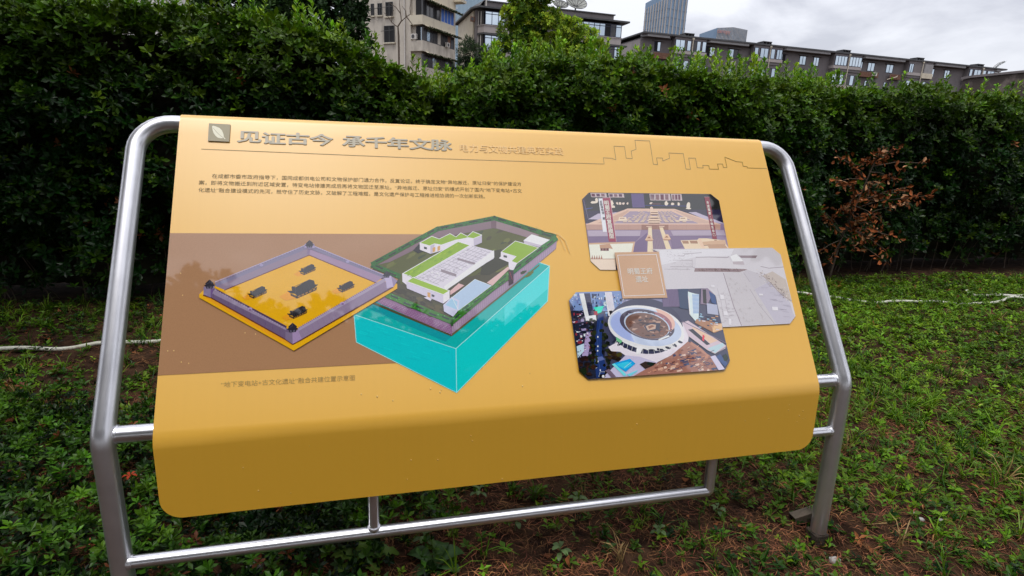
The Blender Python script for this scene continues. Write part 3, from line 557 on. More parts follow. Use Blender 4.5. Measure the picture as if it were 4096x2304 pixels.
# ---- trees
def crown_mesh(lobes, per, lsz, dark, light, droop=0.0, fill=.25):
    P = []; A = []; K = []
    for x, y, z, r in lobes:
        n = int(per * r * r); d = rng.normal(0, 1, (n, 3)); d /= np.linalg.norm(d, axis=1)[:, None]
        cl = rng.normal(0, 1, (26, 3)); cl /= np.linalg.norm(cl, axis=1)[:, None]; near = cl[np.argmax(d @ cl.T, axis=1)]; dd = d * .55 + near * .45; dd /= np.linalg.norm(dd, axis=1)[:, None]
        bump = 1 - .16 * np.linalg.norm(d - near, axis=1); rad = r * bump * np.where(rng.random(n) < fill, rng.uniform(.5, .95, n), rng.uniform(.93, 1.07, n)); P.append(np.array([x, y, z]) + dd * rad[:, None] * np.array([1, 1, .88]))
        A.append(dd * .5 + np.array([0, 0, .6]) + rng.normal(0, .35, (n, 3))); K.append(.35 + .35 * dd[:, 2] + rng.normal(0, .16, n) + .2 * rng.standard_normal() * np.ones(n))  # leaves higher on each lobe are lighter, painting in light from above
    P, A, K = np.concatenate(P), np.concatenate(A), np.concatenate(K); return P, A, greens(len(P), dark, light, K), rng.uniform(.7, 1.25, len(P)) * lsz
def tree(base, lobes, label, per, lsz, dark, light, trunk_r=.16, tpl=None, group=None, name='tree', core=False):
    r = empty(name, base, label=label, cat='tree', group=group); b = Vector(base); zc = min(l[2] for l in lobes); cx = sum(l[0] for l in lobes) / len(lobes) - b.x; cy = sum(l[1] for l in lobes) / len(lobes) - b.y
    tr = MB().tube([(0, 0, -.3), (.05, .03, zc * .4), (cx * .5, cy * .5, zc * .9), (cx, cy, zc + .8)], [trunk_r, trunk_r * .85, trunk_r * .65, trunk_r * .35], 9); obj('trunk', tr.mesh('trunk'), M['bark'], r)
    lb = MB()
    for l in lobes: lb.tube([(cx * .4, cy * .4, zc * .8), ((l[0] - b.x + cx) * .5, (l[1] - b.y + cy) * .5, (l[2] + zc) * .5), (l[0] - b.x, l[1] - b.y, l[2])], [trunk_r * .4, trunk_r * .25, trunk_r * .1], 6)
    obj('limb', lb.mesh('limbs'), M['bark'], r)
    if core:                                                            # opaque dark blobs added so no sky shows through the crown
        cb = MB(); cr = random.Random(7)
        for l in lobes:
            bm = bmesh.new(); bmesh.ops.create_icosphere(bm, subdivisions=2, radius=l[3] * .80); k = {v.index: 1 + cr.uniform(-.14, .14) for v in bm.verts}
            cb.add([(v.co.x * k[v.index] + l[0] - b.x, v.co.y * k[v.index] + l[1] - b.y, v.co.z * .86 * k[v.index] + l[2]) for v in bm.verts], [[v.index for v in f.verts] for f in bm.faces]); bm.free()
        obj('crown_shade_core', cb.mesh('crown_shade_core'), M['core_dark'], r, kind='stuff')
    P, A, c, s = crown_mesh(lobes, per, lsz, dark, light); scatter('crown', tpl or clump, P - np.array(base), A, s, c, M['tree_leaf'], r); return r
coarse = [rosette(4, .34, -10, 60, True) for _ in range(6)]; clump = [rosette(6, .24, -10, 60, True) for _ in range(6)]; feather = [rosette(7, .07, 10, 80, True, .6, 1.3) for _ in range(5)]
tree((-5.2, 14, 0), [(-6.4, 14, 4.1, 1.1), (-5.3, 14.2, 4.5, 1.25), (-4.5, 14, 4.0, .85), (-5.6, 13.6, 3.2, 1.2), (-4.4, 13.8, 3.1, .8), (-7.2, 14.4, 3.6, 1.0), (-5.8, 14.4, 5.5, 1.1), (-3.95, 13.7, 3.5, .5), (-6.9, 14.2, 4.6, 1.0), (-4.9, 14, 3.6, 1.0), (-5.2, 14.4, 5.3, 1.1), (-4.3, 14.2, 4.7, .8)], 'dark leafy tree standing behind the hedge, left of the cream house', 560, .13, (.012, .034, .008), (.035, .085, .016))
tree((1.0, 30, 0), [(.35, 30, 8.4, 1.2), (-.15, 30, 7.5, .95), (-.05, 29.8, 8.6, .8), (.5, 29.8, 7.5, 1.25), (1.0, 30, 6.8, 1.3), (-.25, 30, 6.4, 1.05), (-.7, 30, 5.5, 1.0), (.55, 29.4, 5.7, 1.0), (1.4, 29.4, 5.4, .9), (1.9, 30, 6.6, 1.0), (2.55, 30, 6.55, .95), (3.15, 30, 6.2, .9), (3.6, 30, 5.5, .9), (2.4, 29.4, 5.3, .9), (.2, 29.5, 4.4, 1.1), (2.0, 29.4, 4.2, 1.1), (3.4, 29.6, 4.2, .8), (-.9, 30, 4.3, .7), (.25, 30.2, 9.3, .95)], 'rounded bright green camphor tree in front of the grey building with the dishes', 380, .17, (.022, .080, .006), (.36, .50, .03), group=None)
tree((-1.9, 24, 0), [(-2.1, 24, 4.75, .5), (-1.6, 24, 4.55, .55), (-2.3, 24, 4.1, .5), (-1.3, 24, 4.0, .5), (-1.9, 23.8, 3.7, .7), (-2.1, 24, 5.15, .22), (-1.2, 24, 3.3, .6), (-2.3, 24, 3.2, .6)], 'small dark feathery conifer between the cream house and the rounded tree', 900, .17, (.012, .030, .014), (.05, .085, .035), .09, feather)
def frond():
    r = empty('roof_plant', (79.2, 100, 15.6), label='arching feathery plant on the far end of the long roof', cat='plant'); b = MB().tube([(0, 0, 0), (.4, 0, .7), (1.0, 0, 1.25), (1.9, 0, 1.55)], [.05, .04, .03, .02], 5); P = []; A = []
    for i in range(160): t = random.random(); x = 1.9 * t; z = 1.55 * math.sin(t * 1.45) - random.uniform(0, .38) * (.3 + t * (1 - t) * 2.4); P.append((x, random.gauss(0, .1), z)); A.append((.5, 0, -.6))
    obj('stem', b.mesh('stem'), M['bark'], r); scatter('frond', feather, P, np.array(A), rng.uniform(.10, .2, 160), greens(160, (.02, .03, .02), (.05, .06, .03), rng.random(160)), M['tree_leaf'], r)
frond()
# the trees on the lawn side, behind the viewer: they close off the sky there and are what the glossy prints mirror
canopy_top = lambda x: np.interp(x, [-15, -11, -6, -2, 2, 5, 8, 9.5, 11], [8.9, 9.45, 9.35, 9.65, 9.6, 10.3, 10.9, 9.2, 6.8]) + .25 * math.sin(x * 1.7)
for i, (x, y, q) in enumerate(((-12, -7.2, 'leftmost'), (-7.2, -7.2, 'second from the left'), (-2.4, -7.2, 'third from the left'), (2.4, -7.2, 'fourth from the left'), (7.2, -7.2, 'rightmost'))):
    lb = []
    for dx in (-2, -1, 0, 1, 2):
        for row in range(4): lb.append((x + dx * .96 + random.uniform(-.2, .2), y + random.uniform(-.35, .35), float(canopy_top(x + dx * .96)) - 1.25 - 1.75 * row, 1.5 + random.uniform(-.12, .16)))
    tree((x, y, 0), lb, 'broad dark leafy tree behind the viewpoint, %s of five in a row' % q, 62, .34, (.008, .02, .005), (.022, .045, .012), .25, tpl=coarse, group='trees behind the viewpoint', core=True)
# two unseen trees added outside the frame to shade the ends of the hedge
for (x, y, z, s), q in (((-7.4, .9, 6.6, 1.1), 'left'), ((9.6, 1.2, 7.2, 1.0), 'right')):
    lb = [(x + random.uniform(-2.6, 2.6) * s, y + random.uniform(-2.6, 2.6), z + random.uniform(-1.4, 1.6), random.uniform(1.2, 1.7) * s) for _ in range(12)]
    tree((x, y, 0), lb, 'unseen tree added beyond the %s edge of the view to shade the hedge' % q, 80, .40, (.010, .026, .006), (.035, .075, .015), .24)

# ---- ground cover: real leaves, blades and straw, denser or barer in patches
def zone(n, x0, x1, y0, y1):
    x = rng.uniform(x0, x1, n); y = rng.uniform(y0, y1, n); hz = (y - (HO[1] + (x - HO[0]) * .2657)); return x[hz < .25], y[hz < .25]
def bare(x, y):
    """0 lush .. 1 bare: the worn strip under the board, patches of straw elsewhere"""
    b = .62 * np.exp(-(((x - .25 - (y - 1.9) * .3) / .85) ** 4) - ((y - 1.95) / .75) ** 2)
    b += .55 * np.exp(-((x - 1.35) / .35) ** 2 - ((y - 1.9) / .3) ** 2) + .35 * np.exp(-((x + 2.6) / 1.3) ** 2 - ((y - 3.3) / .5) ** 2) + .5 * np.exp(-((x - 3.15) / .22) ** 2 - ((y - 3.95) / .16) ** 2)
    b += .28 * np.exp(-((x - 2.1) / .5) ** 2 - ((y - 1.85) / .16) ** 2)
    return np.clip(b + 1.25 * (fnoise(x * 1.5 + 9, y * 1.5 + 2, 41) - .43), 0, 1)
hb = [herb(random.choice((4, 6, 6, 8)), .25, random.uniform(.5, 1.2)) for _ in range(10)]; az = [rosette(random.choice((6, 7, 8)), .2, 0, 60, True) for _ in range(7)]; tf = [tuft(random.choice((6, 8, 10))) for _ in range(9)]; sw = [straws(8) for _ in range(8)]
up = np.array([0, 0, 1.])
def place(x, y, dz=0): return np.c_[x, y, ground_z(x, y) + dz]
# small leafy herbs
x, y = zone(88000, -7.5, 10.5, 1.35, 7.0); d = np.hypot(x, y); left = np.clip((-.2 - x) * 1.2, 0, 1); dens = np.clip(1.15 - 1.35 * bare(x, y), .06, 1) * np.where(x > .9, .86, .46); keep = rng.random(len(x)) < dens * np.where(d > 4.5, .8, 1); x, y = x[keep], y[keep]; n = len(x)
far = np.clip((np.hypot(x, y) - 2) / 4, 0, 1); k = .22 + .9 * (fnoise(x * 1.3, y * 1.3, 61) - .42) + .30 * np.clip((x - .8) / 2, 0, 1) + rng.normal(0, .2, n)
scatter('ground_cover', hb, place(x, y), up + rng.normal(0, .25, (n, 3)), rng.uniform(.020, .042, n) * (1 + .25 * far), greens(n, (.005, .032, .002), (.175, .335, .012), k, .012), M['herb'], None, kind='stuff', label='low leafy weeds covering the ground')
# glossy whorled shrublets, thick at the lower left
x, y = zone(10500, -4.5, -.1, 1.3, 3.0); w = np.clip(1.3 - np.clip((x + .75) / .5, 0, 2) - np.clip((y - 2.15 + .18 * (x + 1.2)) / .4, 0, 2), 0, 1) * np.clip(1.7 - 1.6 * bare(x, y), .1, 1); keep = rng.random(len(x)) < w; x, y = x[keep], y[keep]; n = len(x); h = rng.uniform(.01, .14, n) * (.35 + 1.2 * vnoise(x * 4, y * 4, 71)); k = h * 5.5 - .22 + .5 * (vnoise(x * 5, y * 5, 77) - .5) + rng.normal(0, .16, n)
scatter('shrublet_cover', az, place(x, y) + np.c_[np.zeros(n), np.zeros(n), h], up + rng.normal(0, .3, (n, 3)), rng.uniform(.024, .040, n), greens(n, (.003, .018, .002), (.080, .20, .008), k, .012, (.22, .07, .03)), M['leaf'], None, kind='stuff', label='glossy whorled shrublets thick at the lower left')
# grass
x, y = zone(14500, -7.5, 10.5, 1.35, 7.0); g = fnoise(x * .9 + 5, y * .9 + 1, 83); keep = rng.random(len(x)) < np.clip((g - .30) * 2.2, .05, 1) * np.clip(1.15 - .9 * bare(x, y), .12, 1) * np.where((x < -.5) & (y < 2.3), .12, 1); x, y = x[keep], y[keep]; n = len(x)
scatter('grass', tf, place(x, y), up + rng.normal(0, .2, (n, 3)), rng.uniform(.06, .15, n), greens(n, (.014, .066, .003), (.165, .31, .012), rng.random(n) * .95, .03, (.3, .2, .08)), M['herb'], None, kind='stuff', label='thin grass blades among the weeds')
# dry straw and dead leaves on the soil
x, y = zone(15000, -7.5, 10.5, 1.35, 7.2); xb, yb = zone(9500, -2.2, 4.2, 1.35, 3.3); x, y = np.r_[x, xb], np.r_[y, yb]; keep = rng.random(len(x)) < np.clip(.42 + bare(x, y) * 1.1, 0, 1); x, y = x[keep], y[keep]; n = len(x); c = np.array([[.165, .070, .030]]) * rng.uniform(.2, 1.7, (n, 1)) * np.array([[1, 1, 1]]); c[:, 1] *= rng.uniform(.75, 1.2, n)
scatter('straw_litter', sw, place(x, y, .004), up + rng.normal(0, .12, (n, 3)), rng.uniform(.05, .10, n), c, M['litter'], None, kind='stuff', label='dry reddish straw lying on the bare soil')
x, y = zone(2600, -7.5, 10.5, 1.35, 7.2); n = len(x); V, F = leaf_tpl(.24, .1, .2); c = np.array([[.17, .06, .022]]) * rng.uniform(.3, 1.5, (n, 1))
scatter('fallen_leaves', [(V, F, np.ones(7)), (V * np.array([1, 1.3, -1.6]), F, np.ones(7) * 1.2)], place(x, y, .012), up + rng.normal(0, .35, (n, 3)), rng.uniform(.022, .05, n), c, M['litter'], None, kind='stuff', label='small dead brown leaves scattered on the ground')
# ------------------------------------------------------------------ the information board (local u along, v back, z up)
bd = empty('information_board', (-1.1272, 1.3625, 0), math.radians(13.9518), label='sloping yellow information board on a bent steel tube frame', cat='information board')
WD = 2.4894; TV, TZ = .5347, 1.535; EV_, EZ_ = -.52804, -.84922; NV, NZ = -.84922, .52804; UL, UR = .1308, 2.3634
BAR = (.5521, 1.5006); ZK = .645
def vpost(z): return -.0289 * (1 - z / ZK)
def arc_path(corner, a, b, rad, n=7):
    """points of a fillet at corner between directions a (incoming) and b (outgoing)"""
    c, a, b = Vector(corner), Vector(a).normalized(), Vector(b).normalized(); th = math.acos(max(-1, min(1, a.dot(b)))); d = rad * math.tan(th / 2); p0 = c - a * d; cen = p0 + (b - a * a.dot(b)).normalized() * rad; x = p0 - cen; out = []
    for i in range(n + 1): q = th * i / n; out.append(cen + x * math.cos(q) + a * rad * math.sin(q))
    return out
for u, sgn in ((0, 1), (WD, -1)):
    base, kink, top = Vector((u, vpost(0), -.006 if sgn < 0 else -.25)), Vector((u, 0, ZK)), Vector((u, BAR[0] - .004, BAR[1] + .001)); up_ = top - kink
    pts = [base] + arc_path(kink, kink - base, up_, .10, 4) + arc_path(top, up_, (sgn, 0, 0), .105, 8) + [Vector((u + sgn * .24, BAR[0], BAR[1]))]
    rr = [.0302] + [.0296] * 5 + [.0283] * 10
    obj('post', MB().tube(pts, rr[:len(pts)], 24).mesh('post'), M['tube'], bd)
obj('top_bar', MB().tube([(.22, BAR[0], BAR[1] - .001), (WD - .22, BAR[0], BAR[1] - .001)], .0275, 20).mesh('top_bar'), M['tube'], bd)
obj('cross_bar', MB().tube([(.015, .021, ZK), (WD - .015, .021, ZK)], .0250, 20).mesh('cross_bar'), M['rail'], bd)
ZB, ZL, US1, US2 = .2438, .4418, .7268, 1.9528
obj('lower_bar', MB().tube([(US1, vpost(ZL), ZL), (WD - .01, vpost(ZL), ZL)], .0175, 18).mesh('lower_bar'), M['rail'], bd)
obj('bottom_rail', MB().tube([(.01, vpost(ZB), ZB)] + arc_path((US2, vpost(ZB), ZB), (1, 0, 0), (0, 0, 1), .012, 4) + [(US2, vpost(ZL), ZL)], .0192, 18).mesh('bottom_rail'), M['rail'], bd)
obj('strut', MB().tube([(US1, vpost(ZB), ZB + .004), (US1, vpost(ZL), ZL)], .0178, 18).mesh('strut'), M['rail'], bd)
for u, v, z, r, ax in ((.026, .021, ZK, .0285, 0), (WD - .026, .021, ZK, .0285, 0), (.026, vpost(ZB), ZB, .0225, 0), (WD - .027, vpost(ZL), ZL, .0205, 0), (US1, vpost(ZB), ZB + .019, .0215, 2)):
    a = Vector((u, v, z)); d = Vector((.007, 0, 0)) if ax == 0 else Vector((0, 0, .005)); obj('weld_bead', MB().tube([a - d, a, a + d], [r - .002, r, r - .002], 18).mesh('weld'), M['tube'], bd)
obj('foot', MB().box(WD - .032, WD + .030, vpost(0) - .03, vpost(0) + .034, -.16, -.0062).mesh('foot', bevel=.005), M['concrete'], bd)

# the folded sheet
prof = []
a0 = math.atan2(NZ, NV); rb = .033
for i in range(10): a = math.radians(10) + (a0 - math.radians(10)) * i / 10; prof.append((BAR[0] + rb * math.cos(a), BAR[1] + rb * math.sin(a)))
s0 = (BAR[0] + rb * NV - TV) * EV_ + (BAR[1] + rb * NZ - TZ) * EZ_
LF = 1.0555; bend = arc_path((0, TV + EV_ * LF, TZ + EZ_ * LF), (0, EV_, EZ_), (0, -.0127, -.248), .11, 12); s1 = (bend[0].y - TV) * EV_ + (bend[0].z - TZ) * EZ_
for i in range(21): s = s0 + (s1 - s0) * i / 20; prof.append((TV + EV_ * s, TZ + EZ_ * s))
prof += [(p.y, p.z) for p in bend[1:]]
end = Vector((-.0353, .3905)); st = Vector(prof[-1]); RC = .06; Ld = (end - st).length
low = [(Ld - RC) * i / 8 for i in range(1, 9)] + [Ld - RC + RC * math.sin(math.radians(7.5 * k)) for k in range(1, 13)]
ins = [0.0] * len(prof) + [0.0] * 8 + [RC * (1 - math.cos(math.radians(7.5 * k))) for k in range(1, 13)]
prof += [tuple(st + (end - st) * (q / Ld)) for q in low]
NU = 40; V = []; F = []; rows = len(prof); th = .003
for side in (0, 1):
    for i, (v, z) in enumerate(prof):
        p0, p1 = Vector(prof[max(i - 1, 0)]), Vector(prof[min(i + 1, rows - 1)]); d = (p1 - p0).normalized(); n = Vector((d.y, -d.x))      # outward = towards the reader
        for j in range(NU + 1):
            u = UL + ins[i] + (UR - UL - 2 * ins[i]) * j / NU; wob = .0012 * (math.sin(u * 2.9 + z * 3) + .6 * math.sin(u * 7.3 + 1)) * max(0, min(1, (i - 33) / 8))
            V.append((u, v + n.x * (wob - th * side), z + n.y * (wob - th * side)))
W_ = NU + 1; B0 = rows * W_
for i in range(rows - 1):
    for j in range(NU):
        q = (i * W_ + j, i * W_ + j + 1, (i + 1) * W_ + j + 1, (i + 1) * W_ + j); F.append(q[::-1]); F.append(tuple(k + B0 for k in q))
for i in range(rows - 1):
    F.append((i * W_, i * W_ + B0, (i + 1) * W_ + B0, (i + 1) * W_)); F.append((i * W_ + NU, (i + 1) * W_ + NU, (i + 1) * W_ + NU + B0, i * W_ + NU + B0))
for j in range(NU): F.append((j, j + 1, j + 1 + B0, j + B0)); F.append(((rows - 1) * W_ + j, (rows - 1) * W_ + j + B0, (rows - 1) * W_ + j + 1 + B0, (rows - 1) * W_ + j + 1))
me = bpy.data.meshes.new('panel'); me.from_pydata(V, [], F); me.update(); me.polygons.foreach_set('use_smooth', [True] * len(me.polygons))
bm = bmesh.new(); bm.from_mesh(me); bmesh.ops.recalc_face_normals(bm, faces=bm.faces); bm.to_mesh(me); bm.free(); me.set_sharp_from_angle(angle=math.radians(40))
panel = obj('panel', me, M['paint'], bd)

def on(u, s, off=0.0): return (u, TV + EV_ * s + NV * off, TZ + EZ_ * s + NZ * off)
def clip(pts, win):
    ar = sum(p[0] * q[1] - q[0] * p[1] for p, q in zip(win, win[1:] + win[:1])); win = win if ar > 0 else win[::-1]
    for a, b in zip(win, win[1:] + win[:1]):
        f = lambda p: (b[0] - a[0]) * (p[1] - a[1]) - (b[1] - a[1]) * (p[0] - a[0]); out = []
        for p, q in zip(pts, pts[1:] + pts[:1]):
            fp, fq = f(p), f(q)
            if fp >= 0: out.append(p)
            if (fp >= 0) != (fq >= 0): t = fp / (fp - fq); out.append((p[0] + (q[0] - p[0]) * t, p[1] + (q[1] - p[1]) * t))
        pts = out
        if len(pts) < 3: return []
    return pts
def sheet(name, polys, off, mat='print', step=3e-6, thick=0.0, window_=None):
    V = []; F = []; col = []
    if window_: polys = polys[:1] + [(c, q) for c, q in ((c, clip(list(p), list(window_))) for c, p in polys[1:]) if q]
    for k, (c, pts) in enumerate(polys):
        o = off + k * step; b = len(V); ar = sum(p[0] * q[1] - q[0] * p[1] for p, q in zip(pts, pts[1:] + pts[:1])); pp = pts if ar < 0 else pts[::-1]
        V += [on(u, s, o) for u, s in pp]; F.append(list(range(b, b + len(pp)))); col += [np.minimum(lin(c) * 1.3, .9)] * len(pp)
        if thick and k == 0:
            b2 = len(V); V += [on(u, s, o - thick) for u, s in pp]; n = len(pp); col += [lin(c) * .35] * n; F += [[b + i, b2 + i, b2 + (i + 1) % n, b + (i + 1) % n] for i in range(n)]
    me = bpy.data.meshes.new(name); me.from_pydata(V, [], F); a = me.attributes.new('Col', 'FLOAT_COLOR', 'POINT'); a.data.foreach_set('color', np.c_[np.array(col), np.ones(len(col))].astype(np.float32).ravel()); me.update()
    return obj(name, me, M[mat], panel)
def text_mesh(body, bold=0.0, extrude=0.0):
    cv = bpy.data.curves.new('text', 'FONT'); cv.body = body; cv.size = 1; cv.extrude = extrude; cv.resolution_u = 3; cv.fill_mode = 'FRONT' if not extrude else 'BOTH'
    t = bpy.data.objects.new('text', cv); C.objects.link(t); me = bpy.data.meshes.new_from_object(t.evaluated_get(bpy.context.evaluated_depsgraph_get())); bpy.data.objects.remove(t); bpy.data.curves.remove(cv)
    if bold:                                                       # heavier strokes: slightly shifted copies, each a hair higher
        V = [v.co.copy() for v in me.vertices]; F = [list(p.vertices) for p in me.polygons]; n = len(V); AV = []; AF = []
        for k in range(6):
            a = k * math.pi / 3; AV += [(v.x + bold * math.cos(a), v.y + bold * math.sin(a), v.z + (k * .0006 if v.z >= 0 else 0)) for v in V]; AF += [[i + k * n for i in f] for f in F]
        me2 = bpy.data.meshes.new('text'); me2.from_pydata(AV, [], AF); me2.update(); bpy.data.meshes.remove(me); me = me2
    return me
def put(me, f):
    n = len(me.vertices); a = np.empty(n * 3, np.float32); me.vertices.foreach_get('co', a); a = a.reshape(-1, 3); a = np.array([f(*p) for p in a], np.float32) if n else a; me.vertices.foreach_set('co', a.ravel()); me.update(); return me
def xr(me): xs = [v.co.x for v in me.vertices]; return min(xs), max(xs)
def line_text(name, body, p0, p1, h, off, mat, bold=0.0):
    me = text_mesh(body, bold); a, b = xr(me); (u0, sa), (u1, sb) = p0, p1
    return obj(name, put(me, lambda x, y, z: on(u0 + (u1 - u0) * (x - a) / (b - a), sa + (sb - sa) * (x - a) / (b - a) - (y - .38) * h / .92, off + z * .02)), M[mat], panel)
def glyph(name, ch, u, s, w, h, off, mat, bold=0.0, ex=0.0):
    me = text_mesh(ch, bold, ex / max(h, 1e-6)); a, b = xr(me)
    return obj(name, put(me, lambda x, y, z: on(u + (x - (a + b) / 2) * w / .92, s - (y - .38) * h / .92, off + z * h)), M[mat], panel)
# ------------------------------------------------------------------ what is printed on the board
def s2l(c):
    c = np.array(c) / 255.; return np.where(c <= .04045, c / 12.92, ((c + .055) / 1.055) ** 2.4)
def l2s(l):
    l = np.clip(l, 0, 1); return np.where(l <= .0031308, l * 12.92, 1.055 * l ** (1 / 2.4) - .055) * 255
INK = np.array([.085, .09, .125])
def dv(c): return tuple(l2s(np.maximum(s2l(c) - INK, .012)))          # deeper ink under the laminate
def hx(c): return '%02x%02x%02x' % tuple(int(max(0, min(255, round(float(v))))) for v in c)
class Sheet:
    """a drawing with its own drawing units; the 8 numbers map them to metres on the board (along, down)"""
    def __init__(s, *h): s.h = h; s.L = []; s.veil = False
    def tr(s, x, y):
        h = s.h; w = h[6] * x + h[7] * y + 1; return max(UL + .0004, (h[0] * x + h[1] * y + h[2]) / w), (h[3] * x + h[4] * y + h[5]) / w
    def poly(s,c,*pts):
        if s.veil: c=dv(c)
        s.L.append((hx(c),[s.tr(*q) for q in pts]))
    def line(s,c,w,*pts):
        for (x0,y0),(x1,y1) in zip(pts,pts[1:]):
            dx,dy=x1-x0,y1-y0; l=np.hypot(dx,dy) or 1; nx,ny=-dy/l*w/2,dx/l*w/2; ex,ey=dx/l*w*.3,dy/l*w*.3
            s.poly(c,(x0+nx-ex,y0+ny-ey),(x1+nx+ex,y1+ny+ey),(x1-nx+ex,y1-ny+ey),(x0-nx-ex,y0-ny-ey))
    def ell(s,c,cx,cy,rx,ry,a0=0,a1=360,n=20,rot=0,lump=0):
        pts=[]; cr,sr=np.cos(np.radians(rot)),np.sin(np.radians(rot))
        for i in range(n):
            a=np.radians(a0+(a1-a0)*i/(n if a1-a0>=360 else n-1)); k=1+random.uniform(-lump,lump)
            x,y=rx*np.cos(a)*k,ry*np.sin(a)*k
            pts.append((cx+x*cr-y*sr,cy+x*sr+y*cr))
        s.poly(c,*pts)
# ---------------------------------------------------------------- walled compound drawing
A = Sheet(0.00036195039, 3.9955332e-05, 0.069312283, -2.059595e-05, 0.00046978382, 0.34837538, -4.9715806e-05, 6.5474654e-05)
brown=(160,120,86)
A.poly(brown,(152,177),(2140,186),(2140,1160),(1890,1166),(58,1262))
BROWN=A.L.pop()
Y=(240,163,8); YD=(216,140,12)
A.poly(Y,(378,648),(415,610),(1205,315),(1790,540),(1885,566),(1885,602),(1098,1075),(380,672))
A.poly((222,148,22),(455,672),(1035,996),(1090,1035),(1035,1015))
A.poly((222,148,22),(440,668),(700,800),(1040,1000),(1000,1005),(420,675))
A.poly(Y,(500,600),(1215,345),(1722,556),(1090,885))
def pav(x,y,k):   # corner pavilion, dark hip roof
    P=lambda a,b:(x+a*k,y+b*k)
    A.poly((36,34,46),P(-40,14),P(-26,4),P(-30,-4),P(2,-34),P(34,-8),P(30,2),P(44,10),P(30,18),P(26,34),P(-22,36),P(-26,20))
    A.poly((82,78,96),P(-18,18),P(-4,22),P(-4,36),P(-18,32))
    A.poly((82,78,96),P(6,22),P(20,17),P(20,30),P(6,36))
    A.line((70,68,80),3*k,P(2,-32),P(2,-10),P(-28,6))
def wallband(c,ct,a,b,h,t=14):
    # a,b: lower ends, h height; with a crenellated cap strip
    A.poly(c,a,b,(b[0],b[1]-h),(a[0],a[1]-h))
    A.poly(ct,(a[0],a[1]-h),(b[0],b[1]-h),(b[0],b[1]-h-t),(a[0],a[1]-h-t))
WB=(134,118,138)
A.poly(WB,(505,585),(1200,300),(1215,345),(572,612))
A.poly((150,126,154),(1215,300),(1775,518),(1722,556),(1215,345))
A.poly((122,104,136),(1205,292),(1225,292),(1217,347),(1196,342))
A.poly((122,116,142),(498,560),(1195,268),(1200,300),(505,588))
A.poly((122,116,142),(1232,270),(1790,500),(1782,522),(1215,298))
A.line((170,162,192),5,(500,552),(1195,268)); A.line((170,162,192),5,(1235,272),(1785,498))
A.line((98,52,50),7,(572,614),(1215,348),(1722,558))
for k in range(34):
    t=(k+.5)/34; A.line((104,94,130),3,(500+695*t,556-288*t),(503+696*t,566-288*t))
    A.line((104,94,130),3,(1235+552*t,274+228*t),(1232+552*t,284+228*t))
A.ell((150,140,176),852,424,14,10); A.ell((150,140,176),1508,398,14,10)
# halls inside
def hall(x,y,k,a=0):
    P=lambda X,Yy:(x+(X-1175)*k,y+(Yy-610)*k)
    A.poly((226,148,20),P(990,662),P(1060,622),P(1125,674),P(1040,692))
    A.poly((20,16,20),P(1075,635),P(1125,658),P(1278,588),P(1272,612),P(1125,676),P(1078,654))
    for i in range(5):
        t=i/5; A.poly((150,104,40),P(1132+142*t,658-64*t),P(1152+142*t,650-64*t),P(1152+142*t,660-64*t),P(1132+142*t,668-64*t))
    A.poly((84,60,40),P(1082,642),P(1118,660),P(1118,668),P(1082,650))
    A.poly((30,27,32),P(1050,618),P(1088,616),P(1084,588),P(1095,582),P(1112,592),P(1220,530),P(1255,540),P(1262,568),P(1286,570),P(1262,592),P(1128,660),P(1112,640),P(1072,634))
    A.line((66,60,66),4*max(k,.7),P(1108,586),P(1118,614),P(1110,640))
    A.line((70,66,72),3*max(k,.7),P(1100,588),P(1222,532))
    for i in range(6):
        t=i/6; A.line((46,42,46),2,P(1130+120*t,600-56*t),P(1142+120*t,650-58*t))
for x,y,k in ((1205,462,.58),(825,636,.66),(1497,592,.6),(1172,612,1),(1130,788,.68)): hall(x,y,k)
# near walls
A.poly((100,84,112),(412,612),(500,600),(1045,905),(1085,935),(1090,1022),(1035,986),(468,668),(412,648))
A.poly((138,124,148),(500,602),(1042,900),(1040,920),(475,640))
A.poly((70,52,78),(500,600),(1045,888),(1040,904),(520,622))
for k in range(30):
    t=(k+.5)/30; A.line((90,62,108),3,(480+560*t,636+306*t),(480+560*t,662+306*t)) if k%3==0 else None
    A.line((176,158,190),3,(498+540*t,606+298*t),(494+540*t,614+298*t))
A.poly((134,118,142),(1085,935),(1128,915),(1788,548),(1850,588),(1160,988),(1090,1024))
A.poly((156,144,166),(1128,905),(1720,560),(1790,520),(1800,545),(1135,925))
for k in range(44):
    t=(k+.5)/44; A.line((112,88,128),4,(1130+600*t,898-346*t),(1138+600*t,906-346*t))
for k in range(16):
    t=(k+.5)/16; A.line((130,106,146),2,(1130+660*t,930-370*t),(1150+660*t,968-370*t))
A.line((90,44,40),8,(412,654),(470,672)); A.line((90,44,40),8,(468,672),(1036,990),(1090,1026),(1160,990)); A.line((90,44,40),8,(1160,990),(1850,592))
A.ell((160,140,180),766,758,17,13,n=10); A.ell((120,96,130),766,764,10,8,n=8); A.ell((170,150,186),1470,716,20,12,n=10); A.ell((120,96,130),1470,720,11,7,n=8)
# corner towers
A.poly((124,112,140),(412,590),(500,575),(492,606),(468,672),(412,648)); A.poly((104,80,128),(466,600),(492,606),(468,672))
A.poly((116,102,128),(1036,930),(1088,945),(1090,1024),(1034,988)); A.poly((152,130,166),(1088,945),(1130,918),(1160,986),(1090,1024))
A.poly((176,164,194),(1782,505),(1838,505),(1856,590),(1806,602),(1800,560)); A.poly((140,126,160),(1838,505),(1886,545),(1856,590))
A.poly((150,138,170),(1182,262),(1254,262),(1258,298),(1178,298))
pav(455,568,1); pav(1087,898,1.05); pav(1804,494,.75); pav(1216,262,.85)
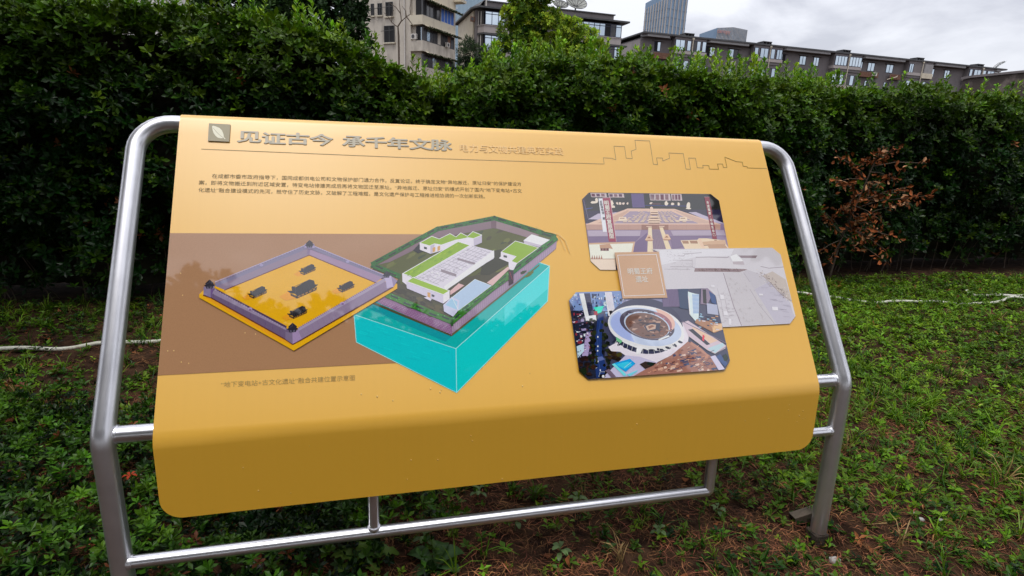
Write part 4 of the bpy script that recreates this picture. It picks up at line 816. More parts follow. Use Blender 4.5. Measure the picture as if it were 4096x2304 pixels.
# ---------------------------------------------------------------- substation drawing
B = Sheet(0.00040089704, 4.4254613e-05, 0.6317929, -2.281212e-05, 0.00052033359, 0.32492325, -5.5065336e-05, 7.2519871e-05)
random.seed(9)
B.poly((0,186,190),(122,815),(880,1068),(885,1395),(140,1020))
B.poly((0,192,188),(880,1068),(1575,455),(1560,715),(885,1395))
B.poly((60,206,206),(1240,760),(1575,455),(1566,620),(1240,900))  # paler corner of the box: sky sheen painted into the print
B.poly((0,166,160),(122,815),(330,690),(1490,425),(1575,455),(880,1068))
B.poly((0,142,150),(215,765),(330,690),(900,820),(850,975),(802,1018))
for i in range(26):
    x=random.uniform(150,840); y=850+(x-130)*.32+random.uniform(0,170); B.poly((0,180,186) if i%2 else (4,194,196),(x,y),(x+60,y+18),(x+60,y+26),(x,y+8))
E1=(150,232,232)
for a in (((122,815),(880,1068),(1575,455)),((880,1068),(885,1395)),((122,815),(140,1020),(885,1395),(1560,715),(1575,455),(1490,425)),((122,815),(215,762))): B.line(E1,5,*a)
# plinth
B.poly((132,96,132),(290,690),(375,665),(850,885),(850,975),(835,970),(300,725))
for r in range(5):
    for k in range(26):
        t=(k+.5*(r%2))/26; x=310+535*t; y=694+208*t+r*13+8*t
        B.line((164,132,164),3,(x,y),(x+11,y+4.6))
B.poly((74,68,38),(255,715),(840,962),(850,975),(842,975),(250,732))
B.poly((146,124,148),(850,885),(1630,262),(1622,325),(850,975))
for k in range(54):
    t=k/54; B.line((170,150,172),2.5,(856+766*t,888-606*t),(856+766*t,935-608*t))
B.poly((90,84,54),(850,958),(1500,440),(1500,452),(850,975))
# lawn
B.poly((66,62,38),(260,480),(290,430),(750,185),(1165,110),(1600,238),(1300,500),(855,845),(380,668),(455,545))
B.veil=True
B.poly((112,116,98),(290,440),(750,200),(1165,125),(1590,240),(1300,480),(930,540),(470,590),(455,540))
for i in range(90):
    x=random.uniform(330,1500); y=random.uniform(170,520)
    if y>440-(x-290)*.5+20 and y<600 and y>125+(x-1165)*.3: B.ell(random.choice([(96,104,82),(126,130,108),(104,104,88),(120,128,100)]),x,y,random.uniform(18,46),random.uniform(7,16),n=8,rot=-28,lump=.3)
B.veil=False
for i in range(50):
    x=random.uniform(400,860); y=650+(x-400)*.36+random.uniform(-55,70)
    B.ell(random.choice([(52,48,28),(84,76,44),(70,70,36),(44,40,24)]),x,y,random.uniform(12,40),random.uniform(6,14),n=8,rot=20,lump=.3)
B.veil=True
B.poly((142,126,142),(300,446),(750,197),(1165,110),(1165,172),(752,246),(390,425))
B.poly((156,140,152),(1165,110),(1500,225),(1440,252),(1165,172))
B.poly((128,112,128),(1140,120),(1180,120),(1178,178),(1140,172))
B.poly((86,88,80),(560,340),(612,285),(640,345),(600,362))
B.poly((96,98,86),(1090,360),(1215,330),(1290,430),(1130,520),(1060,520))
# hedge along the wall
HG=(62,122,84)
def hedge(c,w,*pts):
    B.line(c,w,*pts)
    for (x0,y0),(x1,y1) in zip(pts,pts[1:]):
        L=np.hypot(x1-x0,y1-y0); n=int(L/9)
        for i in range(n):
            t=random.random(); o=random.uniform(-.42,.42)*w; x=x0+(x1-x0)*t; y=y0+(y1-y0)*t+o
            B.ell(random.choice([(36,84,52),(88,150,98),(54,110,66),(74,136,60)]),x,y,random.uniform(4,9),random.uniform(2,5),n=6,rot=np.degrees(np.arctan2(y1-y0,x1-x0)),lump=.3)
        m=max(2,int(L/95))
        for i in range(m):
            t0=(i+.25)/m; t1=(i+.75)/m; off=(w*.16 if i%2 else -w*.14)
            B.line((38,54,56),w*.26,(x0+(x1-x0)*t0,y0+(y1-y0)*t0+off),(x0+(x1-x0)*t1,y0+(y1-y0)*t1+off))
hedge(HG,34,(262,440),(742,180),(1165,100),(1612,235))
hedge(HG,38,(262,450),(455,530))
B.veil=False
HG=(52,112,34)
hedge(HG,44,(375,672),(850,866))
hedge(HG,44,(850,866),(1270,520)); 
B.veil=True; hedge((70,130,80),40,(1300,495),(1618,250)); B.veil=False
B.poly((36,78,34),(838,850),(860,850),(858,900),(842,900))
# buildings
Wt=(226,222,234); G=(150,182,84); Wd=(196,190,210)
B.veil=True
def outl(c,w,*p): B.line(c,w,*(list(p)+[p[0]]))
r1=[(610,285),(700,235),(755,255),(835,215),(880,240),(915,210),(965,235),(1005,200),(1072,226),(1010,252),(970,245),(920,256),(880,262),(770,300),(720,290),(685,306)]
B.poly(Wt,(610,285),(685,306),(720,290),(770,300),(880,262),(970,245),(1010,252),(1072,226),(1072,282),(1012,308),(880,300),(760,345),(690,366),(612,335))
B.poly(Wd,(690,306),(720,292),(720,350),(690,366)); B.poly(Wd,(1010,252),(1072,226),(1072,282),(1012,308))
for x,y in ((706,322),(742,312)): B.poly((210,170,130),(x,y),(x+20,y-8),(x+20,y+26),(x,y+34))
B.poly((96,100,112),(642,312),(664,318),(664,334),(642,328))
B.poly(G,*r1); outl((236,240,236),4,*r1)
r2=[(1215,352),(1320,270),(1492,320),(1332,436),(1290,420),(1325,385)]
B.poly(Wt,(1212,352),(1325,388),(1290,420),(1332,438),(1305,488),(1270,480),(1270,428),(1198,398),(1212,385))
B.poly((100,104,116),(1232,374),(1258,380),(1258,396),(1232,390)); B.poly(G,*r2); outl((236,240,236),4,*r2)
B.poly((238,238,244),(1380,266),(1440,220),(1576,262),(1515,302)); B.poly((200,192,210),(1380,266),(1515,302),(1500,316),(1386,288))
# main hall
B.poly(Wt,(480,510),(560,544),(545,560),(830,650),(785,735),(515,622),(512,596),(482,572))
B.poly((218,214,228),(575,540),(985,300),(1160,345),(1160,400),(790,625))
B.poly(Wt,(965,300),(990,282),(998,318),(970,322))
for k in range(12):
    t=k/11; B.line((172,168,186),3,(600+400*t,536-226*t),(752+390*t,594-232*t))
for k in range(6):
    t=(k+.5)/6; B.line((182,178,194),3,(590+160*t,536+54*t),(990+150*t,310+42*t))
for i in range(60):
    a,b=random.random(),random.random(); x=600+390*a+155*b; y=534-220*a+56*b
    B.poly(random.choice([(190,184,200),(236,234,242),(200,196,212)]),(x,y),(x+12,y-6),(x+20,y-2),(x+8,y+4))
B.poly((158,150,164),(768,478),(882,516),(882,536),(768,498)); B.poly((158,150,164),(890,395),(1022,432),(1022,448),(890,411))
B.poly((240,238,246),(790,608),(1162,338),(1164,392),(800,640))
g1=[(485,512),(895,275),(985,302),(572,542)]
B.poly(G,*g1); outl((238,240,236),5,*g1)
for i in range(40):
    a=random.random(); b=random.uniform(.05,.95); x=500+400*a+70*b; y=514-232*a+26*b
    B.ell(random.choice([(136,170,70),(164,192,104),(144,178,84)]),x,y,14,5,n=6,rot=-30,lump=.3)
B.veil=False
B.poly((196,190,208),(512,576),(785,672),(785,735),(515,622)); B.poly((216,212,226),(785,672),(832,642),(832,700),(785,735))
g2=[(515,570),(560,540),(832,640),(785,668)]
B.poly((140,176,44),*g2); outl((220,224,216),5,*g2)
B.poly((196,150,96),(668,650),(690,656),(690,692),(668,685)); B.poly((60,62,74),(698,665),(720,672),(718,688),(698,681)); B.poly((206,200,216),(640,690),(668,684),(700,702),(690,716))
B.poly((206,168,166),(835,642),(900,585),(942,600),(838,672)); B.poly((206,172,168),(1108,580),(1265,460),(1278,476),(1150,602))
B.poly((168,190,214),(850,690),(1020,555),(1142,602),(898,786)); B.poly((192,194,216),(785,745),(848,685),(905,712),(895,788),(858,832),(790,792)); B.poly((152,190,214),(800,745),(848,698),(890,720),(885,780))
outl((206,220,232),4,(850,690),(1020,555),(1142,602),(898,786))
hedge(HG,30,(905,800),(1262,545))
B.poly((44,18,36),(1270,492),(1306,486),(1306,580),(1270,602)); B.line((150,40,60),3,(1278,500),(1298,560))
B.line((206,172,96),5,(1470,165),(1540,200),(1640,220),(1690,265),(1722,356)); B.line((206,174,98),3,(1640,225),(1690,340))
# ---------------------------------------------------------------- photo 1: palace model under glass
P1 = Sheet(0.00022805606, 2.5174874e-05, 1.4143446, -1.2977003e-05, 0.00029599926, 0.23406865, -3.132471e-05, 4.1253973e-05); P1.veil=True; random.seed(21)
_p1 = P1.poly
def softer(c, *pts):
    g = sum(c) / 3; _p1(tuple(g + (v - g) * .8 + 4 for v in c), *pts)
P1.poly = softer
P1.poly((84,80,114),(490,112),(2255,135),(2375,230),(2515,930),(1440,990),(1440,1235),(650,1235),(515,1110),(390,212)); OUT1=P1.L.pop(); P1.L.append(OUT1)
P1.poly((60,60,92),(430,190),(490,118),(2250,140),(2370,240),(2400,360),(455,380))
P1.poly((112,102,152),(1100,130),(1280,132),(1300,330),(1120,330))
for x0,y0,x1,y1 in ((510,120,740,182),(768,126,992,186),(1365,130,1440,228),(1442,130,1664,230),(1678,134,1830,230)):
    P1.poly((196,178,186),(x0,y0),(x1,y0+3),(x1+12,y1),(x0+14,y1-2))
    for k in range(3):
        xa=x0+14+(x1-x0-20)*k/3; P1.poly(random.choice([(118,84,110),(104,80,116),(140,110,128)]),(xa,y0+10),(xa+(x1-x0)*.22,y0+11),(xa+(x1-x0)*.24,y1-10),(xa+6,y1-12))
for x in (900,940,985,1050,1390,1700): P1.ell((226,206,196),x,272,20,16,n=7,lump=.4)
for x,y,w,h in ((560,255,50,18),(600,226,22,34),(820,270,24,40),(840,320,30,18),(1610,275,26,36),(1700,285,26,12),(1790,280,20,26),(1930,300,26,52),(1930,345,40,12)): P1.ell((232,214,200),x,y,w,h,n=9,lump=.2)
P1.poly((110,90,110),(1400,266),(1530,268),(1530,290),(1400,288)); P1.line((92,104,176),10,(440,352),(540,336)); P1.line((82,88,150),10,(1300,300),(1900,310)); P1.line((150,140,170),4,(410,218),(482,505))
P1.poly((188,178,206),(480,500),(620,420),(900,400),(680,510)); P1.poly((186,176,206),(1930,400),(2040,396),(2450,560),(2440,600),(2300,560))
P1.poly((150,132,168),(440,560),(2440,560),(2515,930),(1440,990),(520,1110))
P1.poly((222,186,172),(1050,345),(1730,350),(2400,575),(445,575)); P1.poly((168,152,178),(1085,385),(1680,385),(2080,562),(850,562))
P1.poly((206,168,156),(600,560),(1050,372),(1075,380),(850,562)); P1.poly((206,172,162),(1720,372),(1740,368),(2300,562),(2080,562))
for r in range(9):
    y=392+r*19; w=1+r*.12
    for k in (-5,-4,-3,-2,-1,1,2,3,4,5):
        if random.random()<.85:
            x=1435+k*44*w+random.uniform(-8,8); h=6+r*.8
            P1.poly((234,204,184),(x-15*w,y),(x+15*w,y),(x+13*w,y-h),(x-13*w,y-h)); P1.poly((150,112,110),(x-15*w,y),(x+15*w,y),(x+15*w,y+4),(x-15*w,y+4))
P1.poly((226,196,180),(1370,400),(1375,330),(1395,318),(1415,330),(1425,400))
for y,w,h in ((400,60,22),(430,62,20),(480,70,26),(520,95,26),(552,98,22)):
    P1.poly((232,200,180),(1435-w,y),(1435+w,y),(1435+w*.8,y-h),(1435-w*.8,y-h)); P1.poly((116,78,76),(1435-w*.8,y),(1435+w*.8,y),(1435+w*.8,y+11),(1435-w*.8,y+11))
for cx in (970,1850):
    P1.poly((232,206,186),(cx-60,525),(cx+70,525),(cx+56,468),(cx-40,468)); P1.poly((170,134,126),(cx-34,482),(cx+34,482),(cx+34,494),(cx-34,494)); P1.poly((232,206,186),(cx-120,528),(cx+130,524),(cx+130,516),(cx-120,520))
P1.poly((190,150,146),(445,575),(2395,575),(2392,655),(455,655)); P1.poly((160,120,120),(1250,580),(1640,580),(1640,655),(1250,655)); P1.line((224,184,170),8,(445,574),(2395,574))
for k in range(14): P1.line((174,136,134),2,(500+k*140,580),(500+k*140,650))
P1.poly((178,164,190),(470,665),(1240,665),(1225,745),(480,750)); P1.poly((178,164,190),(1670,665),(2440,660),(2470,735),(1710,740))
P1.poly((132,116,156),(480,752),(1235,745),(1150,835),(490,850)); P1.poly((136,120,158),(1660,745),(2290,745),(2100,800),(1820,812),(1860,900),(1700,930))
P1.poly((126,110,152),(1170,830),(1330,700),(1330,985),(1110,985))
P1.poly((146,128,154),(1405,650),(1505,650),(1605,940),(1420,940))
for k in range(7): P1.line((124,104,140),3,(1415+k*14,660),(1430+k*26,940))
P1.poly((242,208,178),(1348,620),(1398,620),(1420,985),(1335,985)); P1.poly((242,206,176),(1508,620),(1558,620),(1684,940),(1608,940))
for x,y in ((1360,800),(1615,790)):
    P1.poly((226,188,160),(x-60,y),(x+62,y),(x+46,y-26),(x+22,y-70),(x-22,y-70),(x-42,y-26)); P1.poly((166,116,104),(x-30,y-22),(x+28,y-22),(x,y-50)); P1.poly((190,146,130),(x-58,y),(x+60,y),(x+40,y+20),(x-36,y+20))
P1.poly((222,188,174),(1315,600),(1400,600),(1392,612),(1325,612)); P1.poly((222,188,174),(1500,598),(1590,598),(1575,612),(1510,612))
P1.poly((250,230,210),(485,850),(1155,832),(1110,985),(860,990),(880,1235),(650,1235),(515,1110))
P1.poly((206,166,144),(485,846),(1155,826),(1150,850),(488,868)); P1.poly((214,176,152),(1155,828),(1128,985),(1102,985),(1130,850))
P1.poly((238,206,188),(520,1085),(870,1080),(880,1235),(650,1235),(515,1110)); P1.line((170,116,110),8,(520,1078),(870,1078))
for k in range(5): P1.poly((176,124,118),(520+k*34,1075),(548+k*34,1075),(536+k*34,1018))
P1.poly((196,152,134),(640,872),(790,858),(835,935),(790,925),(650,930)); P1.poly((120,80,84),(655,925),(775,920),(775,960),(655,960)); P1.line((232,200,180),4,(690,925),(690,960)); P1.line((232,200,180),4,(735,925),(735,958))
P1.poly((236,204,178),(1815,808),(2060,800),(2080,778),(2190,778),(2440,806),(2515,925),(1880,935))
for q in ((1835,815,90,40),(1945,812,110,42),(2300,800,40,30),(2380,805,60,30)): P1.poly((176,136,124),(q[0],q[1]),(q[0]+q[2],q[1]),(q[0]+q[2]+14,q[1]+q[3]),(q[0]+18,q[1]+q[3]))
P1.poly((212,172,148),(2120,830),(2460,800),(2480,865),(2140,880)); P1.line((124,84,80),6,(2120,885),(2460,868)); P1.poly((196,156,136),(2200,865),(2450,862),(2500,925),(2230,925))
P1.poly((232,196,172),(2060,800),(2110,780),(2150,880),(2180,925),(2130,925))
P1.veil=False
P1.poly((206,208,222),(625,200),(686,200),(748,685),(692,685)); P1.poly((150,24,60),(684,195),(796,190),(884,828),(775,828)); P1.line((220,180,190),4,(684,192),(796,188),(884,826))
P1.poly((132,18,44),(2160,182),(2232,180),(2345,790),(2280,790)); P1.line((200,160,170),3,(2160,180),(2232,178))
# ---------------------------------------------------------------- photo 2: excavated courtyard
P2 = Sheet(0.00020612253, 2.2753654e-05, 1.7222594, -1.1728926e-05, 0.00026753122, 0.47709093, -2.8312023e-05, 3.7286329e-05); P2.veil=True; random.seed(33)
_p2 = P2.poly
def greyer(c, *pts):
    g = sum(c) / 3; _p2(tuple(g + (v - g) * .62 for v in c), *pts)
P2.poly = greyer
P2.poly((206,202,216),(180,76),(2115,50),(2250,160),(2490,1150),(2400,1270),(1310,1328),(1210,830),(1080,705),(400,720),(290,120)); OUT2=P2.L[-1]
P2.poly((218,216,230),(300,90),(1500,70),(1450,180),(880,200),(330,330))
P2.poly((212,208,220),(900,205),(1410,205),(1500,310),(1700,380),(880,375))
P2.poly((200,194,206),(1330,460),(1620,430),(1830,720),(2180,1270),(1620,1300),(1500,1060),(1400,720))
P2.poly((190,184,210),(1830,720),(2060,600),(2400,930),(2450,1100),(2480,1150),(2400,1270),(2180,1270))
P2.poly((200,184,180),(1960,500),(2120,430),(2330,560),(2440,940),(2250,800),(2050,580))
P2.poly((196,190,206),(1700,400),(1940,480),(2050,600),(1830,720),(1650,470))
P2.poly((160,134,148),(875,378),(1300,380),(1690,396),(1720,402),(1590,442),(860,436)); P2.poly((156,138,156),(1570,175),(1880,175),(1850,218),(1620,215))
P2.poly((232,230,240),(1440,190),(1540,150),(1650,265),(1480,272)); P2.poly((190,176,192),(1480,275),(1650,268),(1670,325),(1490,318))
for pts,w in ((((890,205),(1100,200),(1390,210),(1420,195)),8),(((1330,460),(1380,620),(1440,800),(1500,1000),(1560,1140),(1620,1300)),9),(((520,250),(830,255)),5),(((480,355),(830,360)),5),(((380,395),(800,400)),4),(((600,180),(690,185),(720,150),(980,130)),6),(((830,240),(830,360),(870,380)),4),(((1230,700),(1290,900),(1330,1160)),3),(((1360,900),(1400,1080),(1510,1080)),4),(((1760,720),(1900,960),(2150,1270)),4),(((1930,350),(2060,380),(2300,360)),7),(((1960,500),(2050,580),(2250,790),(2420,900)),5),(((1640,430),(1760,600)),3)):
    P2.line((152,132,158),w,*pts)
for i in range(70):
    x=random.uniform(420,860); y=random.uniform(110,420); P2.line((164,150,172),random.uniform(2,4),(x,y),(x+random.uniform(-25,40),y+random.uniform(-10,10)))
for i in range(120):
    t=random.random(); x=1900+t*480+random.uniform(-60,60); y=430+t*420+random.uniform(-60,60)
    if x<2300+ (y-400)*.2: P2.ell(random.choice([(150,128,140),(218,206,206),(170,150,156),(186,168,166)]),x,y,random.uniform(5,16),random.uniform(3,7),n=6,rot=35,lump=.4)
for i in range(46):
    x=random.uniform(1850,2360); y=random.uniform(620,1240)
    if (x-1830)*1.2+300>y-320 and y>560+(x-1980)*.7: P2.line((164,154,186),3,(x,y),(x+random.uniform(60,110),y+random.uniform(-4,14)))
for i in range(60):
    x=random.uniform(1230,1480); y=random.uniform(720,1300)
    if x<1330+(y-600)*.33 and x>1215+(y-720)*.16: P2.line((168,152,172),3,(x,y),(x+random.uniform(10,50),y+random.uniform(-5,9)))
for x,y,w,h in ((1130,650,55,38),(1275,805,58,75),(1330,1070,60,70),(1410,1190,40,100),(1900,790,60,30),(2110,1000,90,60)): P2.poly((222,218,232),(x,y),(x+w,y+4),(x+w+10,y+h),(x+6,y+h))
for i in range(90):
    x=random.uniform(1420,1980); y=random.uniform(480,1260)
    if x>1350+(y-460)*.34 and x<1640+(y-430)*.62: P2.ell(random.choice([(186,180,192),(212,206,214),(192,182,190)]),x,y,random.uniform(6,22),random.uniform(3,7),n=6,rot=60,lump=.4)
for i in range(40):
    x=random.uniform(880,1690); P2.line((random.choice([(120,94,112),(190,166,174),(134,104,110)])),4,(x,random.uniform(384,400)),(x+random.uniform(10,40),random.uniform(400,432)))
# ---------------------------------------------------------------- photo 3: stadium from the air
P3 = Sheet(0.00021653283, 2.3902837e-05, 1.3979528, -1.23213e-05, 0.00028104299, 0.61753095, -2.9741933e-05, 3.9169491e-05); random.seed(55)
_p3 = P3.poly
def crisper(c, *pts):
    g = sum(c) / 3; _p3(tuple(max(4, min(250, (g + (v - g) * 1.1 - 118) * 1.14 + 116)) for v in c), *pts)
P3.poly = crisper
P3.poly((70,72,92),(185,150),(2080,90),(2200,195),(2410,1135),(2335,1270),(365,1405),(230,1285),(85,270)); OUT3=P3.L[-1]
P3.poly((120,140,176),(185,150),(1200,118),(1200,250),(860,420),(180,420),(90,270))
P3.poly((128,128,156),(850,240),(1440,240),(1600,330),(1420,390),(900,420))
for i in range(70):
    x=random.uniform(120,860); y=random.uniform(165,480); h=random.uniform(15,60); w=random.uniform(14,44)
    P3.poly(random.choice([(150,176,214),(84,108,150),(190,204,226),(50,64,100),(110,120,160),(36,44,66)]),(x,y),(x+w,y-2),(x+w,y+h),(x,y+h))
for i in range(46):
    x=random.uniform(860,1420); y=random.uniform(250,350); h=random.uniform(8,28); w=random.uniform(12,50)
    P3.poly(random.choice([(170,166,190),(104,110,140),(190,186,204),(134,136,160)]),(x,y),(x+w,y-2),(x+w,y+h),(x,y+h))
P3.poly((38,42,58),(110,420),(480,400),(620,900),(560,1370),(365,1405),(230,1285),(180,900))
for i in range(58):
    x=random.uniform(110,420); y=random.uniform(430,1080); w=random.uniform(20,70); h=random.uniform(14,40)
    if x>90+(y-270)*.13: P3.poly(random.choice([(120,108,136),(44,46,70),(150,140,170),(84,72,98),(24,24,38),(196,204,224),(128,52,62)]),(x,y),(x+w,y-6),(x+w+4,y+h-6),(x+6,y+h))
P3.poly((158,146,176),(340,720),(410,730),(360,1070),(270,1070)); P3.poly((176,196,226),(195,930),(300,890),(300,1000),(210,1100))
for i in range(110):
    x=random.uniform(120,1420); y=random.uniform(160,360); h=random.uniform(6,34); w=random.uniform(5,16)
    if x<880 or y>250: P3.poly(random.choice([(214,224,240),(30,36,58),(96,120,164),(160,150,170),(22,26,40),(180,190,210)]),(x,y),(x+w,y-1),(x+w,y+h),(x,y+h))
for i in range(90):
    x=random.uniform(120,440); y=random.uniform(400,1080); w=random.uniform(8,30); h=random.uniform(5,16)
    if x>100+(y-270)*.13: P3.poly(random.choice([(206,204,220),(20,20,32),(150,140,168),(110,60,66),(84,92,120)]),(x,y),(x+w,y-3),(x+w+2,y+h-3),(x+3,y+h))
P3.poly((206,222,240),(230,170),(300,165),(370,490),(470,480),(480,560),(330,560)); P3.poly((54,54,76),(300,168),(385,165),(440,470),(370,485))
for k in range(12): P3.line((86,88,116),3,(306+k*5.5,190+k*24),(392+k*4.5,186+k*24))
P3.poly((60,200,176),(440,370),(590,345),(550,440),(490,460)); P3.poly((150,40,60),(440,430),(490,420),(500,480),(450,480))
P3.poly((208,206,226),(600,150),(700,148),(760,490),(650,490)); P3.poly((24,20,28),(660,420),(710,412),(730,490),(680,490))
for k in range(7): P3.line((156,150,180),3,(618+k*12,160),(660+k*13,400))
# road and trees on the left
P3.poly((40,60,104),(500,480),(590,460),(560,720),(555,1000),(640,1290),(600,1380),(480,1390),(440,1100),(470,760))
P3.line((86,108,150),3,(540,560),(500,760),(490,1000),(540,1340)); P3.line((70,90,140),3,(520,700),(520,1080))
P3.poly((96,108,150),(450,1100),(560,1075),(600,1120),(470,1160))
for x,y in ((500,795),(500,930),(497,995),(500,1150),(478,1235),(535,1275)): P3.ell((214,226,240),x,y,10,14,n=7)
for i in range(60):
    y=random.uniform(520,1390); x=random.choice([430+random.uniform(-30,40),600+random.uniform(-40,50)])+(y-900)*.06
    P3.ell(random.choice([(20,26,22),(34,40,26),(16,16,20),(46,52,30)]),x,y,random.uniform(18,40),random.uniform(18,34),n=8,lump=.3)
for i in range(26): P3.ell(random.choice([(40,24,22),(24,22,22),(54,34,26),(28,40,22)]),random.uniform(230,440),random.uniform(1090,1370),random.uniform(20,50),random.uniform(18,34),n=8,lump=.3)
for i in range(24): P3.ell(random.choice([(40,30,24),(60,44,30),(70,66,34),(30,28,24)]),random.uniform(640,820),random.uniform(980,1340),random.uniform(20,46),random.uniform(18,34),n=8,lump=.3)
# concourse and stadium
P3.poly((206,200,214),(650,940),(800,860),(1000,560),(1700,560),(1820,760),(1800,860),(1560,1060),(900,1390),(830,1330),(1060,1180),(820,1010),(690,1000))
P3.poly((180,176,196),(560,1390),(900,1060),(1100,1080),(1400,1180),(1000,1370))
P3.ell((60,62,84),1190,640,540,400,n=30,rot=8)
P3.ell((222,222,234),1190,650,552,300,n=40,rot=10); P3.ell((210,212,228),1200,690,560,290,n=40,rot=12)
for a0 in range(30,160,14):
    a=np.radians(a0); P3.ell((46,48,66),1230+520*np.cos(a),740+250*np.sin(a),52,20,n=8,rot=-(a0-90)*.5,lump=.3)
for a0 in range(36,156,9):
    a=np.radians(a0); P3.line((216,214,228),5,(1225+490*np.cos(a),720+215*np.sin(a)),(1232+545*np.cos(a),760+280*np.sin(a)))
P3.poly((214,208,220),(1060,960),(1150,950),(1110,1050),(1050,1050))
P3.ell((226,230,242),1188,660,536,270,n=44,rot=12); P3.ell((178,188,216),1186,650,530,262,n=44,rot=12)
P3.ell((156,168,204),1080,640,400,235,90,220,n=24,rot=12)
P3.poly((110,170,130),(760,790),(850,850),(830,890),(770,850))
P3.ell((84,78,92),1210,618,404,210,n=40,rot=14); P3.ell((214,172,160),1390,560,236,150,240,400,n=22,rot=24); P3.ell((150,110,116),1360,590,220,140,240,400,n=22,rot=24)
P3.ell((180,190,214),1208,626,338,184,n=36,rot=14); P3.ell((112,88,80),1210,634,320,176,n=36,rot=14)
for i in range(60):
    a=random.uniform(0,6.28); r=random.random()**.5; x=1210+290*r*np.cos(a)-20*r*np.sin(a); y=634+150*r*np.sin(a)+50*r*np.cos(a)
    P3.poly(random.choice([(140,110,98),(70,58,60),(168,142,128),(96,72,64),(60,62,74),(120,84,70)]),(x,y),(x+random.uniform(20,80),y+random.uniform(-14,14)),(x+random.uniform(20,70),y+random.uniform(10,34)),(x-8,y+random.uniform(8,30)))
P3.poly((64,66,80),(1160,640),(1260,590),(1400,600),(1390,690),(1220,720)); P3.poly((178,154,138),(1190,640),(1270,610),(1340,620),(1330,680),(1220,704)); P3.poly((132,96,80),(1220,645),(1280,625),(1320,640),(1240,680))
for i in range(26):
    a=np.radians(random.uniform(200,400)); P3.ell(random.choice([(60,60,76),(168,164,184),(100,90,104)]),1212+352*np.cos(a)-30*np.sin(a),624+178*np.sin(a)+70*np.cos(a),14,7,n=6,lump=.4)
P3.poly((206,212,230),(1370,830),(1520,770),(1535,790),(1380,850))
# right-hand towers
P3.veil=True
P3.poly((128,120,146),(1430,250),(1490,108),(1650,104),(1680,360),(1440,360)); P3.poly((92,104,128),(1650,104),(1800,100),(1810,400),(1680,380))
for k in range(8): P3.line((112,104,132),3,(1520+k*20,112),(1540+k*20,350))
P3.poly((206,220,236),(1800,140),(1860,160),(1900,170),(1960,180),(1955,520),(1910,570),(1830,480),(1800,210)); P3.poly((150,174,206),(1860,180),(1960,180),(1955,455),(1875,455))
for k in range(14): P3.line((220,230,242),5,(1862,190+k*19),(1958,188+k*19))
P3.poly((232,228,236),(1800,210),(1815,205),(1840,470),(1822,470)); P3.poly((150,140,160),(1990,100),(2080,90),(2160,160),(2080,330),(1980,320)); P3.poly((70,60,84),(2010,110),(2060,110),(2070,320),(2020,310)); P3.poly((176,180,200),(2070,310),(2220,330),(2240,480),(2080,460)); P3.poly((90,110,146),(2100,130),(2195,200),(2210,330),(2140,300))
P3.poly((170,140,130),(1920,540),(2280,600),(2300,690),(2180,740),(1900,590)); P3.poly((220,186,160),(2150,640),(2285,600),(2300,690),(2160,730))
for i in range(30): P3.poly(random.choice([(190,160,146),(120,100,110),(210,200,206),(90,100,120),(160,186,206)]),*(lambda x,y,w:((x,y),(x+w,y+6),(x+w,y+22),(x,y+16)))(random.uniform(1930,2230),random.uniform(450,690),random.uniform(20,60)))
P3.veil=False
P3.poly((190,176,184),(1720,590),(1800,560),(2350,920),(2340,960),(2190,1040),(2080,990),(1810,790)); P3.poly((60,62,72),(1800,690),(1870,680),(2120,900),(2070,915)); P3.poly((214,178,158),(1850,660),(1900,650),(2230,850),(2120,890)); P3.poly((200,70,86),(2010,760),(2040,780),(2030,860),(2005,840)); P3.poly((170,190,196),(2080,960),(2300,880),(2330,920),(2190,1030))
P3.line((60,80,80),5,(1810,790),(2080,990),(2190,1042),(2345,940)); P3.line((120,110,128),10,(1720,570),(2360,890))
P3.poly((150,112,100),(1560,1060),(1800,860),(1990,980),(2140,1080),(2230,1280),(1000,1365)); P3.poly((168,128,112),(1840,860),(1990,960),(2120,1080),(2060,1060),(1830,900))
for i in range(90):
    x=random.uniform(1250,2200); y=random.uniform(960,1290)
    if y>1400-(x-1000)*.62 and y<1320-(x-1000)*.04 and x<1900+(y-900)*.9:
        w=random.uniform(24,90); P3.poly(random.choice([(92,86,104),(190,156,138),(120,84,76),(176,132,112),(70,80,106),(208,182,168),(140,104,92)]),(x,y),(x+w,y-w*.3),(x+w+12,y+random.uniform(0,18)),(x+10,y+random.uniform(14,30)))
for i in range(34):
    x=random.uniform(1500,2150); y=random.uniform(1000,1270)
    if y>1340-(x-1100)*.5: P3.line((66,74,100),random.uniform(5,10),(x,y),(x+random.uniform(30,90),y+random.uniform(-40,30)))
for i in range(120):
    x=random.uniform(1100,2200); y=random.uniform(900,1330)
    if y>1400-(x-1000)*.62 and y<1330-(x-1000)*.04 and x<1900+(y-900)*.9: w=random.uniform(8,34); P3.line(random.choice([(60,66,92),(222,200,182),(96,66,62),(200,160,136),(44,48,66)]),random.uniform(3,8),(x,y),(x+w,y-w*.5+random.uniform(-8,8)))
P3.poly((70,90,128),(2200,1080),(2260,1040),(2370,1180),(2330,1230)); P3.ell((40,56,44),2340,1090,44,50,n=9,lump=.2); P3.poly((190,186,204),(2120,1080),(2190,1060),(2330,1262),(2240,1275))
P3.poly((40,150,214),(720,1180),(960,1110),(1040,1180),(900,1300),(850,1270)); P3.poly((70,180,232),(760,1190),(930,1150),(1000,1200),(880,1260)); P3.poly((120,200,236),(700,1190),(740,1180),(910,1340),(880,1365)); P3.line((230,240,246),4,(880,1240),(980,1160))
P3.poly((60,50,46),(1100,1190),(1180,1150),(1340,1170),(1300,1210),(1180,1260)); P3.ell((30,46,40),1260,1185,50,26,n=8,lump=.3); P3.poly((120,190,220),(910,1340),(1080,1270),(1060,1300),(960,1364))
